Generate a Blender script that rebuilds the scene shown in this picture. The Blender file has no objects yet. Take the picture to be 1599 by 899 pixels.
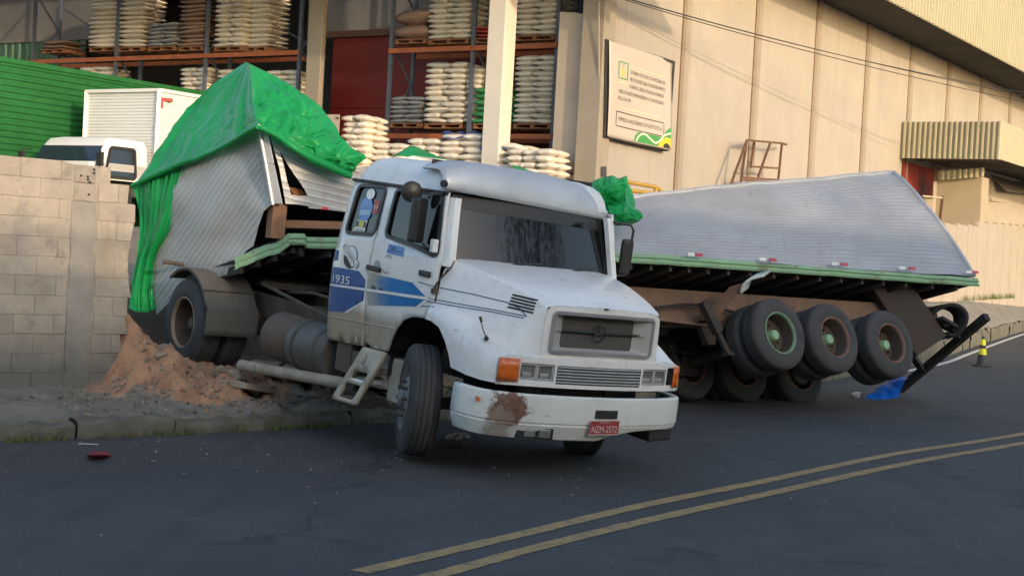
import bpy, bmesh, math, random
import numpy as np
from mathutils import Vector, Matrix, noise
from mathutils.geometry import delaunay_2d_cdt
from mathutils.bvhtree import BVHTree
scene = bpy.context.scene
random.seed(7)
# ------------------------------------------------------------------ camera
FPX, CXP, CYP, EYE = 2350.0, 799.5, 449.5, 1.93
ROLL, PITCH = math.radians(3.15), math.atan(47.4/2350.0)
FWD = Vector((0, math.cos(PITCH), -math.sin(PITCH)))
_r0 = Vector((1, 0, 0)); _u0 = _r0.cross(FWD)
RGT = _r0*math.cos(ROLL)+_u0*math.sin(ROLL)
UPV = -_r0*math.sin(ROLL)+_u0*math.cos(ROLL)
CAM = Vector((0, 0, EYE))
cd = bpy.data.cameras.new('camera'); cam = bpy.data.objects.new('camera', cd)
scene.collection.objects.link(cam); scene.camera = cam
cd.sensor_width = 36; cd.lens = FPX/1599*36; cd.clip_end = 3000; cd.clip_start = .05
cam.matrix_world = Matrix(((RGT.x, UPV.x, -FWD.x, 0), (RGT.y, UPV.y, -FWD.y, 0), (RGT.z, UPV.z, -FWD.z, EYE), (0, 0, 0, 1)))
# ------------------------------------------------------------------ world, sun, exposure
SUN_EL = math.radians(14); SDIR = Vector((.55, -.835, 0)).normalized()
w = bpy.data.worlds.new('World'); scene.world = w; w.use_nodes = True
nt = w.node_tree; bg = nt.nodes['Background']
sky = nt.nodes.new('ShaderNodeTexSky'); sky.sky_type = 'NISHITA'; sky.sun_disc = False
sky.sun_elevation = SUN_EL; sky.sun_rotation = math.atan2(SDIR.x, SDIR.y); sky.air_density = 1.0; sky.dust_density = 2.0
nt.links.new(sky.outputs[0], bg.inputs[0]); bg.inputs[1].default_value = .15
sd = bpy.data.lights.new('sun', 'SUN'); sun = bpy.data.objects.new('sun', sd); scene.collection.objects.link(sun)
sd.energy = 2.0; sd.angle = math.radians(.9); sd.color = (.56, .425, .285)
_s = Vector((SDIR.x*math.cos(SUN_EL), SDIR.y*math.cos(SUN_EL), math.sin(SUN_EL)))
sun.rotation_euler = _s.to_track_quat('Z', 'Y').to_euler(); sun.location = _s*60
vs = scene.view_settings; vs.view_transform = 'Standard'; vs.look = 'None'; vs.gamma = 1; vs.exposure = 1.35
# ------------------------------------------------------------------ helpers
def V(*a): return Vector(a)
def ray(u, v): return FWD+RGT*((u-CXP)/FPX)-UPV*((v-CYP)/FPX)
def at(u, v, Y):
    r = ray(u, v); return CAM+r*(Y/r.y)
def atz(u, v, z):
    r = ray(u, v); return CAM+r*((z-EYE)/r.z)
def onpl(u, v, p, n):
    r = ray(u, v); return CAM+r*((Vector(p)-CAM).dot(n)/r.dot(n))
def link(o): scene.collection.objects.link(o); return o
def tag(o, label=None, cat=None, group=None, kind=None):
    if label: o['label'] = label
    if cat: o['category'] = cat
    if group: o['group'] = group
    if kind: o['kind'] = kind
    return o
def empty(name, loc=(0, 0, 0), label=None, cat=None, group=None, mat=None, rz=0):
    o = bpy.data.objects.new(name, None); link(o); o.empty_display_size = .3
    if mat is not None: o.matrix_world = mat
    else: o.location = loc; o.rotation_euler = (0, 0, rz)
    return tag(o, label, cat, group)
def N(nt, t, **k):
    n = nt.nodes.new('ShaderNode'+t)
    for a, b in k.items():
        if a in n.inputs: n.inputs[a].default_value = b
        else: setattr(n, a, b)
    return n
def c4(c): return (c[0], c[1], c[2], 1)
def ramp(nt, fac, stops):
    r = N(nt, 'ValToRGB'); nt.links.new(fac, r.inputs[0])
    el = r.color_ramp.elements
    while len(el) < len(stops): el.new(.5)
    for e, (p, c) in zip(el, stops): e.position = p; e.color = c4(c) if hasattr(c, '__len__') else (c, c, c, 1)
    return r.outputs[0]
def mixc(nt, f, a, b, mode='MIX'):
    m = N(nt, 'Mix', data_type='RGBA', blend_type=mode)
    for s, x in ((0, f), (6, a), (7, b)):
        if hasattr(x, 'is_linked') or isinstance(x, bpy.types.NodeSocket): nt.links.new(x, m.inputs[s])
        else: m.inputs[s].default_value = c4(x) if hasattr(x, '__len__') else x
    return m.outputs[2]
def math_(nt, op, a, b=0.0, c=None):
    m = N(nt, 'Math', operation=op)
    for i, x in enumerate((a, b, c)):
        if x is None: continue
        if isinstance(x, bpy.types.NodeSocket): nt.links.new(x, m.inputs[i])
        else: m.inputs[i].default_value = x
    return m.outputs[0]
def mapped(nt, scale=(1, 1, 1), rot=(0, 0, 0)):
    tc = N(nt, 'TexCoord'); mp = N(nt, 'Mapping'); nt.links.new(tc.outputs['Object'], mp.inputs[0])
    mp.inputs['Scale'].default_value = scale; mp.inputs['Rotation'].default_value = rot
    return mp.outputs[0]
def fbm(nt, vec, scale, detail=5, rough=.6):
    n = N(nt, 'TexNoise', Scale=scale, Detail=detail, Roughness=rough); nt.links.new(vec, n.inputs['Vector']); return n.outputs['Fac']
MATS = {}
def mat(name, col, rough=.6, metal=0, col2=None, var=.18, sc=2.5, stretch=(1, 1, 1), bump=.0, bsc=30, stain=None, stsc=1.2, stpos=.55, rnd=0, coat=0, spec=.5, hook=None, rvar=.12):
    if name in MATS: return MATS[name]
    m = bpy.data.materials.new(name); m.use_nodes = True; nt = m.node_tree; b = nt.nodes['Principled BSDF']
    v = mapped(nt, stretch)
    f = fbm(nt, v, sc, 6, .65)
    c2 = col2 or tuple(x*(1-var) for x in col)
    c = mixc(nt, ramp(nt, f, ((.32, 0), (.68, 1))), tuple(min(1, x*(1+var*.4)) for x in col), c2)
    if stain:
        f2 = fbm(nt, v, stsc, 8, .7)
        c = mixc(nt, ramp(nt, f2, ((stpos, 0), (stpos+.14, 1))), c, stain)
    if rnd:
        oi = N(nt, 'ObjectInfo'); k = math_(nt, 'MULTIPLY_ADD', oi.outputs['Random'], rnd, 1-rnd*.6)
        cc = N(nt, 'CombineColor')
        for i in range(3): nt.links.new(k, cc.inputs[i])
        c = mixc(nt, 1.0, c, cc.outputs[0], 'MULTIPLY')
    if hook: c = hook(nt, c, b) or c
    nt.links.new(c, b.inputs['Base Color'])
    b.inputs['Metallic'].default_value = metal
    r = math_(nt, 'MULTIPLY_ADD', fbm(nt, v, sc*2.3, 4), rvar*2, rough-rvar)
    nt.links.new(r, b.inputs['Roughness'])
    b.inputs['Coat Weight'].default_value = coat; b.inputs['Specular IOR Level'].default_value = spec
    if bump and not b.inputs['Normal'].is_linked:
        bn = N(nt, 'Bump', Strength=bump, Distance=.02); nt.links.new(fbm(nt, v, bsc, 6, .7), bn.inputs['Height']); nt.links.new(bn.outputs[0], b.inputs['Normal'])
    MATS[name] = m; return m
def wavebump(freq, axis, strength=.5, dist=.01, prof='SIN', rot=(0, 0, 0), wob=.0):
    def h(nt, c, b):
        v = mapped(nt, rot=rot)
        wv = N(nt, 'TexWave', wave_type='BANDS', bands_direction=axis, wave_profile=prof, Scale=freq, Distortion=wob); nt.links.new(v, wv.inputs['Vector'])
        bn = N(nt, 'Bump', Strength=strength, Distance=dist); nt.links.new(wv.outputs['Fac'], bn.inputs['Height']); nt.links.new(bn.outputs[0], b.inputs['Normal'])
        return c
    return h
class MB:
    def __init__(s): s.v = []; s.f = []; s.m = []; s.mi = 0
    def add(s, vs, fs):
        o = len(s.v); s.v += [tuple(x) for x in vs]; s.f += [tuple(i+o for i in f) for f in fs]; s.m += [s.mi]*len(fs); return s
    def hexa(s, p):
        return s.add(p, [(3, 2, 1, 0), (4, 5, 6, 7), (0, 1, 5, 4), (1, 2, 6, 5), (2, 3, 7, 6), (3, 0, 4, 7)])
    def box(s, c, d, R=None):
        c = Vector(c); q = [Vector((sx*d[0]/2, sy*d[1]/2, sz*d[2]/2)) for sz in (-1, 1) for sx, sy in ((-1, -1), (1, -1), (1, 1), (-1, 1))]
        return s.hexa([c+(R @ x if R else x) for x in q])
    def bar(s, a, b, w, h, up=(0, 0, 1)):
        a = Vector(a); b = Vector(b); d = (b-a).normalized(); x = d.cross(Vector(up))
        if x.length < 1e-4: x = d.cross(Vector((1, 0, 0)))
        x = x.normalized()*w/2; z = x.cross(d).normalized()*h/2
        return s.hexa([a-x-z, a+x-z, b+x-z, b-x-z, a-x+z, a+x+z, b+x+z, b-x+z])
    def prism(s, poly, vec):
        n = len(poly); vec = Vector(vec); p = [Vector(x) for x in poly]
        return s.add(p+[x+vec for x in p], [tuple(range(n-1, -1, -1)), tuple(range(n, 2*n))]+[(i, (i+1) % n, n+(i+1) % n, n+i) for i in range(n)])
    def cyl(s, a, b, r, r2=None, n=14, caps=True):
        a = Vector(a); b = Vector(b); r2 = r if r2 is None else r2; d = (b-a).normalized()
        x = d.orthogonal().normalized(); y = d.cross(x)
        c = [(math.cos(t*2*math.pi/n), math.sin(t*2*math.pi/n)) for t in range(n)]
        vs = [a+(x*i+y*j)*r for i, j in c]+[b+(x*i+y*j)*r2 for i, j in c]
        return s.add(vs, [(i, (i+1) % n, n+(i+1) % n, n+i) for i in range(n)]+([tuple(range(n-1, -1, -1)), tuple(range(n, 2*n))] if caps else []))
    def tube(s, pts, r, n=8):
        pts = [Vector(p) for p in pts]; rows = []
        x = None
        for i, p in enumerate(pts):
            d = (pts[min(i+1, len(pts)-1)]-pts[max(i-1, 0)]).normalized()
            x = d.orthogonal().normalized() if x is None else (x-d*x.dot(d)).normalized()
            y = d.cross(x); rr = r[i] if hasattr(r, '__len__') else r
            rows.append([p+(x*math.cos(t*2*math.pi/n)+y*math.sin(t*2*math.pi/n))*rr for t in range(n)])
        vs = [q for row in rows for q in row]; fs = []
        for i in range(len(rows)-1):
            for j in range(n): k = (j+1) % n; fs.append((i*n+j, i*n+k, (i+1)*n+k, (i+1)*n+j))
        fs += [tuple(range(n-1, -1, -1)), tuple((len(rows)-1)*n+t for t in range(n))]
        return s.add(vs, fs)
    def lathe(s, prof, o=(0, 0, 0), ax=(0, 1, 0), n=32, close=False):
        o = Vector(o); ax = Vector(ax).normalized(); x = ax.orthogonal().normalized(); y = ax.cross(x)
        vs = [o+ax*h+(x*math.cos(t*2*math.pi/n)+y*math.sin(t*2*math.pi/n))*r for r, h in prof for t in range(n)]
        m = len(prof); fs = []
        for i in range(m if close else m-1):
            i2 = (i+1) % m
            for j in range(n): k = (j+1) % n; fs.append((i*n+j, i*n+k, i2*n+k, i2*n+j))
        return s.add(vs, fs)
    def grid(s, rows):
        m = len(rows[0]); fs = [(i*m+j, i*m+j+1, (i+1)*m+j+1, (i+1)*m+j) for i in range(len(rows)-1) for j in range(m-1)]
        return s.add([p for r in rows for p in r], fs)
    def build(s, name, ma, parent=None, smooth=None, bevel=0, solid=0, kind=None, fix=True, off=0):
        me = bpy.data.meshes.new(name); me.from_pydata(s.v, [], s.f)
        for m in (ma if isinstance(ma, (list, tuple)) else [ma]): me.materials.append(m)
        if any(s.m): me.polygons.foreach_set('material_index', s.m)
        if fix:
            bm = bmesh.new(); bm.from_mesh(me); bmesh.ops.recalc_face_normals(bm, faces=bm.faces); bm.to_mesh(me); bm.free()
        if smooth is not None:
            me.polygons.foreach_set('use_smooth', [True]*len(me.polygons)); me.set_sharp_from_angle(angle=math.radians(smooth))
        o = bpy.data.objects.new(name, me); link(o)
        if parent: o.parent = parent
        if solid: md = o.modifiers.new('s', 'SOLIDIFY'); md.thickness = solid; md.offset = off
        if bevel: md = o.modifiers.new('b', 'BEVEL'); md.width = bevel; md.segments = 2; md.limit_method = 'ANGLE'; md.angle_limit = math.radians(40)
        if kind: o['kind'] = kind
        return o
def inpoly(p, poly):
    c = False; n = len(poly); x, y = p
    for i in range(n):
        x1, y1 = poly[i]; x2, y2 = poly[i-1]
        if (y1 > y) != (y2 > y) and x < (x2-x1)*(y-y1)/(y2-y1)+x1: c = not c
    return c
def resample(poly, step):
    out = []
    for i in range(len(poly)):
        a = Vector(poly[i]); b = Vector(poly[(i+1) % len(poly)]); n = max(1, int((b-a).length/step))
        out += [a.lerp(b, k/n) for k in range(n)]
    return out
def panel(mb, outline, holes=(), fn=None, step=.08, edge=.06):
    """2-D outline with holes, filled with a regular mesh and mapped to 3-D by fn(x, y)"""
    pts = []; eds = []
    loops = [resample(l, edge) for l in (outline,)+tuple(holes)]
    for l in loops:
        o = len(pts); pts += l; eds += [(o+i, o+(i+1) % len(l)) for i in range(len(l))]
    polys = [[tuple(p) for p in l] for l in loops]
    x0 = min(p.x for p in loops[0]); x1 = max(p.x for p in loops[0]); y0 = min(p.y for p in loops[0]); y1 = max(p.y for p in loops[0])
    def inside(p): return inpoly(p, polys[0]) and not any(inpoly(p, h) for h in polys[1:])
    x = x0+step*.5
    while x < x1:
        y = y0+step*.5
        while y < y1:
            if inside((x, y)) and min((Vector((x, y))-q).length for q in pts[:sum(len(l) for l in loops)]) > step*.35: pts.append(Vector((x, y)))
            y += step
        x += step
    r = delaunay_2d_cdt(pts, eds, [], 0, 1e-5)
    vs, fs = r[0], r[2]; keep = []
    for f in fs:
        c = sum((vs[i] for i in f), Vector((0, 0)))/len(f)
        if inside((c.x, c.y)): keep.append(tuple(f))
    mb.add([fn(p.x, p.y) for p in vs], keep); return mb
def rrect(x0, z0, x1, z1, r, n=4):
    out = []
    for cx, cz, a0 in ((x1-r, z1-r, 0), (x0+r, z1-r, 90), (x0+r, z0+r, 180), (x1-r, z0+r, 270)):
        out += [(cx+r*math.cos(math.radians(a0+90*k/n)), cz+r*math.sin(math.radians(a0+90*k/n))) for k in range(n+1)]
    return out
def rounded(poly, r, n=4):
    out = []; m = len(poly)
    for i in range(m):
        p = Vector(poly[i]); a = Vector(poly[i-1])-p; b = Vector(poly[(i+1) % m])-p
        k = min(r, a.length*.45, b.length*.45); A = p+a.normalized()*k; B = p+b.normalized()*k
        for t in range(n+1):
            t /= n; out.append(tuple(A*(1-t)**2+p*2*t*(1-t)+B*t*t))
    return out
def ring(mb, poly, w, fn, h=.02):
    """a raised rim of width w along a closed 2-D outline, mapped by fn(x, z, lift)"""
    P = [Vector(p) for p in poly]; n = len(P); cen = sum(P, Vector((0, 0)))/n
    out = []
    for i, p in enumerate(P):
        t = (P[(i+1) % n]-P[i-1]).normalized(); nr = Vector((-t.y, t.x))
        if nr.dot(p-cen) < 0: nr = -nr
        out.append((p-nr*w/2, p+nr*w/2))
    rows = [[fn(a.x, a.y, 0), fn(a.x, a.y, h), fn(b.x, b.y, h), fn(b.x, b.y, 0)] for a, b in out]
    vs = [q for r in rows for q in r]
    mb.add(vs, [(i*4+j, i*4+j+1, ((i+1) % n)*4+j+1, ((i+1) % n)*4+j) for i in range(n) for j in range(3)])
def catmull(p, t):
    n = len(p)-1; t = max(0, min(n, t)); i = min(int(t), n-1); f = t-i
    a = p[max(i-1, 0)]; b = p[i]; c = p[i+1]; d = p[min(i+2, n)]
    return b*1.0+(c-a)*.5*f+(a*2-b*5+c*4-d)*.5*f*f+(b*3-a-c*3+d)*.5*f**3
def loft(rows, nu, nv):
    """smooth surface through rows of control points"""
    n = len(rows)-1; m = len(rows[0])-1
    cols = [[catmull(r, m*j/nv) for j in range(nv+1)] for r in rows]
    return [[catmull([c[j] for c in cols], n*i/nu) for j in range(nv+1)] for i in range(nu+1)]
def lin(rows, nu, nv):
    n = len(rows)-1; m = len(rows[0])-1
    def L(p, t):
        i = min(int(t), len(p)-2); return p[i].lerp(p[i+1], t-i)
    cols = [[L(r, m*j/nv) for j in range(nv+1)] for r in rows]
    return [[L([c[j] for c in cols], n*i/nu) for j in range(nv+1)] for i in range(nu+1)]
def displace(g, fn):
    R = len(g); C = len(g[0]); out = []
    for i in range(R):
        row = []
        for j in range(C):
            a = g[min(i+1, R-1)][j]-g[max(i-1, 0)][j]; b = g[i][min(j+1, C-1)]-g[i][max(j-1, 0)]
            nn = a.cross(b)
            nn = nn.normalized() if nn.length > 1e-9 else Vector((0, 0, 1))
            row.append(g[i][j]+nn*fn(i/(R-1), j/(C-1), g[i][j]))
        out.append(row)
    return out
def text_mesh(txt, size=1, align='CENTER'):
    cu = bpy.data.curves.new('t', 'FONT'); cu.body = txt; cu.size = size; cu.align_x = align; cu.align_y = 'CENTER'
    o = bpy.data.objects.new('t', cu); link(o); bpy.context.view_layer.update()
    me = bpy.data.meshes.new_from_object(o.evaluated_get(bpy.context.evaluated_depsgraph_get()))
    vs = [tuple(v.co) for v in me.vertices]; fs = [tuple(p.vertices) for p in me.polygons]
    bpy.data.objects.remove(o); bpy.data.meshes.remove(me); bpy.data.curves.remove(cu)
    return vs, fs
def copy_tree(o, parent=None):
    c = o.copy(); link(c); c.parent = parent
    for ch in list(o.children): copy_tree(ch, c)
    return c
def ridged(p, s, o=4):
    v = 0; a = 1
    for k in range(o):
        v += a*(1-abs(noise.noise(p*s))*2); s *= 2; a *= .5
    return v/1.9-.5
# ------------------------------------------------------------------ setting: ground, road, pavements
KERB = [V(-16, 2.5, 0), V(-9, 9.3, 0), V(-4.57, 13.65, 0), V(-2.28, 15.9, 0), V(1.4, 20.1, 0), V(5.1, 26.2, 0), V(9.63, 35, 0), V(12.11, 40.9, 0), V(16.9, 52.5, 0), V(22.16, 64.9, 0), V(34, 92, 0), V(60, 150, 0)]
_kc = [catmull(KERB, i/40) for i in range(40*(len(KERB)-1)+1)]
_kl = [0]
for a, b in zip(_kc, _kc[1:]): _kl.append(_kl[-1]+(b-a).length)
def kerb_at(s):
    import bisect
    i = max(1, min(len(_kl)-1, bisect.bisect(_kl, s)))
    f = (s-_kl[i-1])/(_kl[i]-_kl[i-1]); p = _kc[i-1].lerp(_kc[i], f); t = (_kc[i]-_kc[i-1]).normalized()
    return p, t, V(-t.y, t.x, 0)
S0 = _kl[80]                                   # arc length at (-4.57, 13.65), left edge of the picture
SR = [s for s, p in zip(_kl, _kc) if p.y > 35][0]
def smooth01(x): x = max(0, min(1, x)); return x*x*(3-2*x)
def hz(s, d):
    """height of the pavement and yard behind the kerb; s along the kerb from the left picture edge"""
    side = .145+.075*min(d, 1.8)
    rise = 1.0*smooth01((d-3.2)/1.2)+1.1*smooth01((d-5)/9)
    z = side+rise
    if s < 2.5: z = side+(.75*smooth01((d-1.95)/.25)+.75*smooth01((d-3)/8))
    if s > -2:
        m = .82*math.exp(-((s-2.36)/.25)**2-((d-2.1)/.42)**2)+.20*math.exp(-((s-2.6)/.4)**2-((d-1.8)/.35)**2)
        m += .18*smooth01((s-2.3)/.6)*smooth01((7.5-s)/2.5)*math.exp(-((d-1.9)/.7)**2)
        m += .12*math.exp(-((s-3.0)/.6)**2-((d-1.3)/.5)**2)+.05*noise.noise(V(s*3, d*3, 0))*smooth01((s-2.2)/.5)*smooth01((6.5-s))
        z = max(z, side+m) if d > 1.6 and s < 2.5 else z+m
    r = smooth01((s-(SR-S0)+2)/6)
    if r > 0: z = z*(1-r)+r*(.42+.82*min(1, d/1.2)+.6*smooth01((d-1.3)/3))
    return z
def asph(nt, c, b):
    v = mapped(nt)
    p = fbm(nt, v, .22, 4, .5); c = mixc(nt, ramp(nt, p, ((.42, 0), (.6, 1))), c, (.038, .041, .046))
    sp = fbm(nt, v, 160, 2, .5); c = mixc(nt, ramp(nt, sp, ((.6, 0), (.75, .55))), c, (.11, .105, .10))
    md = fbm(nt, v, 34, 5, .8); c = mixc(nt, ramp(nt, md, ((.36, .85), (.55, 0))), c, (.022, .022, .023)); c = mixc(nt, ramp(nt, fbm(nt, v, 60, 3, .7), ((.56, 0), (.70, .6))), c, (.105, .10, .095))
    tw_ = fbm(nt, mapped(nt, (2.2, .16, 1), (0, 0, .62)), 1.0, 5, .6); c = mixc(nt, ramp(nt, tw_, ((.52, 0), (.66, .55))), c, (.030, .030, .032)); st = fbm(nt, mapped(nt, (1, 1, 1), (0, 0, .9)), .9, 6, .7); c = mixc(nt, ramp(nt, st, ((.56, 0), (.70, .6))), c, (.078, .074, .070))
    cr = N(nt, 'TexVoronoi', feature='DISTANCE_TO_EDGE', Scale=.16, Randomness=1)
    dn = N(nt, 'TexNoise', Scale=1.3, Detail=5); nt.links.new(v, dn.inputs['Vector'])
    vv = N(nt, 'VectorMath', operation='MULTIPLY_ADD'); nt.links.new(dn.outputs['Color'], vv.inputs[0]); vv.inputs[1].default_value = (1.6, 1.6, 0); nt.links.new(v, vv.inputs[2]); nt.links.new(vv.outputs[0], cr.inputs['Vector'])
    gate = ramp(nt, fbm(nt, v, .5, 3), ((.46, 0), (.54, 1)))
    ck = math_(nt, 'MULTIPLY', ramp(nt, cr.outputs['Distance'], ((.0, 1), (.010, 0))), gate)
    return mixc(nt, ck, c, (.018, .018, .018))
m_asph = mat('asphalt', (.062, .0615, .0635), .78, var=.25, sc=1.1, bump=.6, bsc=90, hook=asph)
m_soil = mat('clay_soil', (.40, .20, .10), .95, col2=(.24, .115, .06), sc=3, bump=.9, bsc=14)
m_side = mat('pavement_concrete', (.20, .19, .165), .9, col2=(.12, .115, .10), sc=1.6, bump=.6, bsc=22, stain=(.25, .15, .09), stsc=.9, stpos=.56)
m_dirt = mat('yard_earth', (.20, .16, .12), .95, sc=1, bump=.5)
m_kerb = mat('kerb_stone', (.14, .13, .105), .9, col2=(.075, .075, .055), sc=4, bump=.8, bsc=18, stain=(.05, .06, .035), stsc=2.5)
mb = MB(); mb.add([(-900, -600, -.05), (900, -600, -.05), (900, 1500, -.05), (-900, 1500, -.05)], [(0, 1, 2, 3)])
tag(mb.build('ground', m_dirt), kind='structure')
mb = MB(); rows = []
for i in range(0, 130):
    p, t, n = kerb_at(_kl[-1]*i/129); rows.append([p-n*d for d in (-.1, 3, 6, 9, 13.5)])
mb.grid(rows); tag(mb.build('road', m_asph), kind='structure')
# pavement and yard behind the kerb
def fine(lo, hi, n): return [lo+(hi-lo)*i/n for i in range(n+1)]
def relief(q, rough):
    k = 0
    if rough > .04:
        e = math.exp(-((q.x+3.1)**2+(q.y-16.6)**2)/2.2); k = .16*e*(noise.fractal(V(q.x*3.2, q.y*3.2, 4.4), .8, 2.1, 5))+.05*e*ridged(V(q.x, q.y, 2.0), 5, 3)
    return rough*noise.fractal(V(q.x*2.2, q.y*2.2, 1.3), 1, 2, 4)+k
def walkway(name, ss, ds, m, rough=.02):
    rows = []
    for s in ss:
        p, t, n = kerb_at(S0+s); row = []
        for d in ds:
            q = p+n*d; z = hz(s, d)+relief(q, rough)-(.2 if d < .08 else 0); row.append(V(q.x, q.y, z))
        rows.append(row)
    mb = MB(); mb.grid(rows); o = mb.build(name, m, smooth=40); tag(o, kind='structure'); return o
def nearwall(nt, c, b):          # clay where the wall broke, grey pavement elsewhere
    g = N(nt, 'NewGeometry'); sx = N(nt, 'SeparateXYZ'); nt.links.new(g.outputs['Position'], sx.inputs[0])
    v = mapped(nt); nz = fbm(nt, v, 1.6, 5, .65)
    dist = N(nt, 'VectorMath', operation='DISTANCE'); nt.links.new(g.outputs['Position'], dist.inputs[0]); dist.inputs[1].default_value = (-3.55, 16.95, .6)
    k = math_(nt, 'MULTIPLY_ADD', nz, 1.9, math_(nt, 'MULTIPLY', dist.outputs['Value'], -.78))
    c = mixc(nt, ramp(nt, math_(nt, 'MULTIPLY_ADD', nz, .2, sx.outputs[2]), ((.42, 0), (.55, 1))), c, (.15, .105, .07))
    k2 = ramp(nt, math_(nt, 'ADD', k, .15), ((.02, 0), (.16, 1)))
    c = mixc(nt, k2, c, mixc(nt, ramp(nt, fbm(nt, v, 5, 6, .7), ((.35, 0), (.65, 1))), (.42, .25, .15), (.25, .14, .085)))
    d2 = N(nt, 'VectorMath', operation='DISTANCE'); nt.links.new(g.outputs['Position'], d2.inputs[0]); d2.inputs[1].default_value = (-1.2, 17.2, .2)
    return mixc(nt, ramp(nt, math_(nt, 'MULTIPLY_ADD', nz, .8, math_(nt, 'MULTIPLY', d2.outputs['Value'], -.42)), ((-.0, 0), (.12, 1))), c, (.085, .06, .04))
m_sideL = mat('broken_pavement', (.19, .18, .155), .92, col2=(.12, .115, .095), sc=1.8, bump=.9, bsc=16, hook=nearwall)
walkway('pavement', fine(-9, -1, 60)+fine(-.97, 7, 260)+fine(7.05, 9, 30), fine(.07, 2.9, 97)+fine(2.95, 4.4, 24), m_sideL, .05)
walkway('pavement_far', fine(9, SR-S0+70, 120), fine(0, 1.9, 14), m_side, .03)
YZ = 2.15
mb = MB(); rows = []
for s in fine(-9, 55, 60):
    p, t, n = kerb_at(S0+s); rows.append([V(*(p+n*d).xy, hz(s, d) if s < 9 else max(hz(s, d) if d < 6 else 0, min(YZ, .3+.16*d))) for d in (4.38, 6, 8, 11, 15, 22, 34, 60, 90)])
mb.grid(rows); tag(mb.build('yard', m_dirt), kind='structure')
# kerb stones, each one a piece
kerb = empty('kerb', KERB[2]); tag(kerb, kind='structure')
def kerb_run(s0, s1, h0, L, skip=()):
    s = s0; k = 0
    while s < s1:
        k += 1
        l = L*random.uniform(.9, 1.1)
        if k not in skip:
            a, t, n = kerb_at(S0+s+.006); b, _, n2 = kerb_at(S0+s+l-.012); z = h0+random.uniform(-.05, .02); w = .13; o = random.uniform(-.025, .02)
            rows = []
            for k_ in range(13):
                pp, t_, nn = kerb_at(S0+s+.004+(l-.012)*k_/12); e = .02 if k_ in (0, 12) else 0; row = []
                for d_, zz in ((-.03, -.05), (-.035, z*.4), (-.03, z*.75), (-.01, z*.95), (.02+e, z), (.09, z+.01), (.16, z), (.17, -.05)):
                    q_ = pp+nn*(d_+o); f = noise.fractal(V(q_.x*6, q_.y*6, zz*6), .9, 2, 4)
                    row.append(V(q_.x, q_.y, zz+(.035*f-.012 if zz > 0 else 0))-nn*(.03*f)-kerb.location)
                rows.append(row)
            mb = MB(); mb.grid(rows); mb.build('kerb_stone', m_kerb, kerb, smooth=45)
        s += l
kerb_run(-7, 8.6, .178, 1.15)
kerb_run(SR-S0-9, SR-S0+45, .45, 1.0)
# painted lines
m_yel = mat('yellow_paint', (.36, .235, .085), .8, col2=(.22, .155, .075), sc=6, stain=(.065, .062, .058), stsc=9, stpos=.54, bump=.3, bsc=80)
m_wht = mat('white_road_paint', (.62, .6, .55), .8, stain=(.10, .10, .10), stsc=9, stpos=.62)
Y1 = [V(-.82, 8.98, 0), V(.1, 10.41, 0), V(1.12, 12.02, 0), V(2.42, 13.85, 0), V(4.35, 16.61, 0), V(6.79, 19.64, 0), V(12.2, 27, 0), V(18, 37, 0), V(25.5, 52, 0), V(36, 76, 0)]
Y2 = [V(-3.9, 4.45, 0), V(-2.2, 6.5, 0), V(-.52, 8.78, 0), V(.2, 9.95, 0), V(1.15, 11.4, 0), V(2.5, 13.32, 0), V(4.4, 15.98, 0), V(6.9, 19.15, 0), V(12.4, 26.6, 0), V(18.3, 36.7, 0), V(25.8, 51.7, 0), V(36.4, 75.8, 0)]
def strip(name, ctrl, w, m, z, n=160, wob=.006):
    rows = []
    for i in range(n+1):
        t = (len(ctrl)-1)*i/n; p = catmull(ctrl, t); q = catmull(ctrl, t+.01)-catmull(ctrl, t-.01); q.normalize(); nn = V(-q.y, q.x, 0)
        rows.append([p+nn*(w/2+random.uniform(-wob, wob))+V(0, 0, z), p-nn*(w/2+random.uniform(-wob, wob))+V(0, 0, z)])
    mb = MB(); mb.grid(rows); o = mb.build(name, m); tag(o, kind='structure'); return o
strip('road_marking', Y1, .135, m_yel, .004); strip('road_marking', Y2, .135, m_yel, .004)
strip('road_marking', [kerb_at(SR+s)[0]-kerb_at(SR+s)[2]*.38 for s in (-7, 0, 6, 12, 20, 30, 45)], .14, m_wht, .004, 60)
# opposite pavement, where the photographer stands
rows = []
for i in range(70):
    p, t, n = kerb_at(i*.9); rows.append([p-n*13+V(0, 0, z) for z in (0.0, .14)]+[p-n*(13+d)+V(0, 0, .15) for d in (.05, 1.5, 3, 40)])
mb = MB(); mb.grid(rows); tag(mb.build('pavement_near', m_side, smooth=30), kind='structure')
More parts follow.
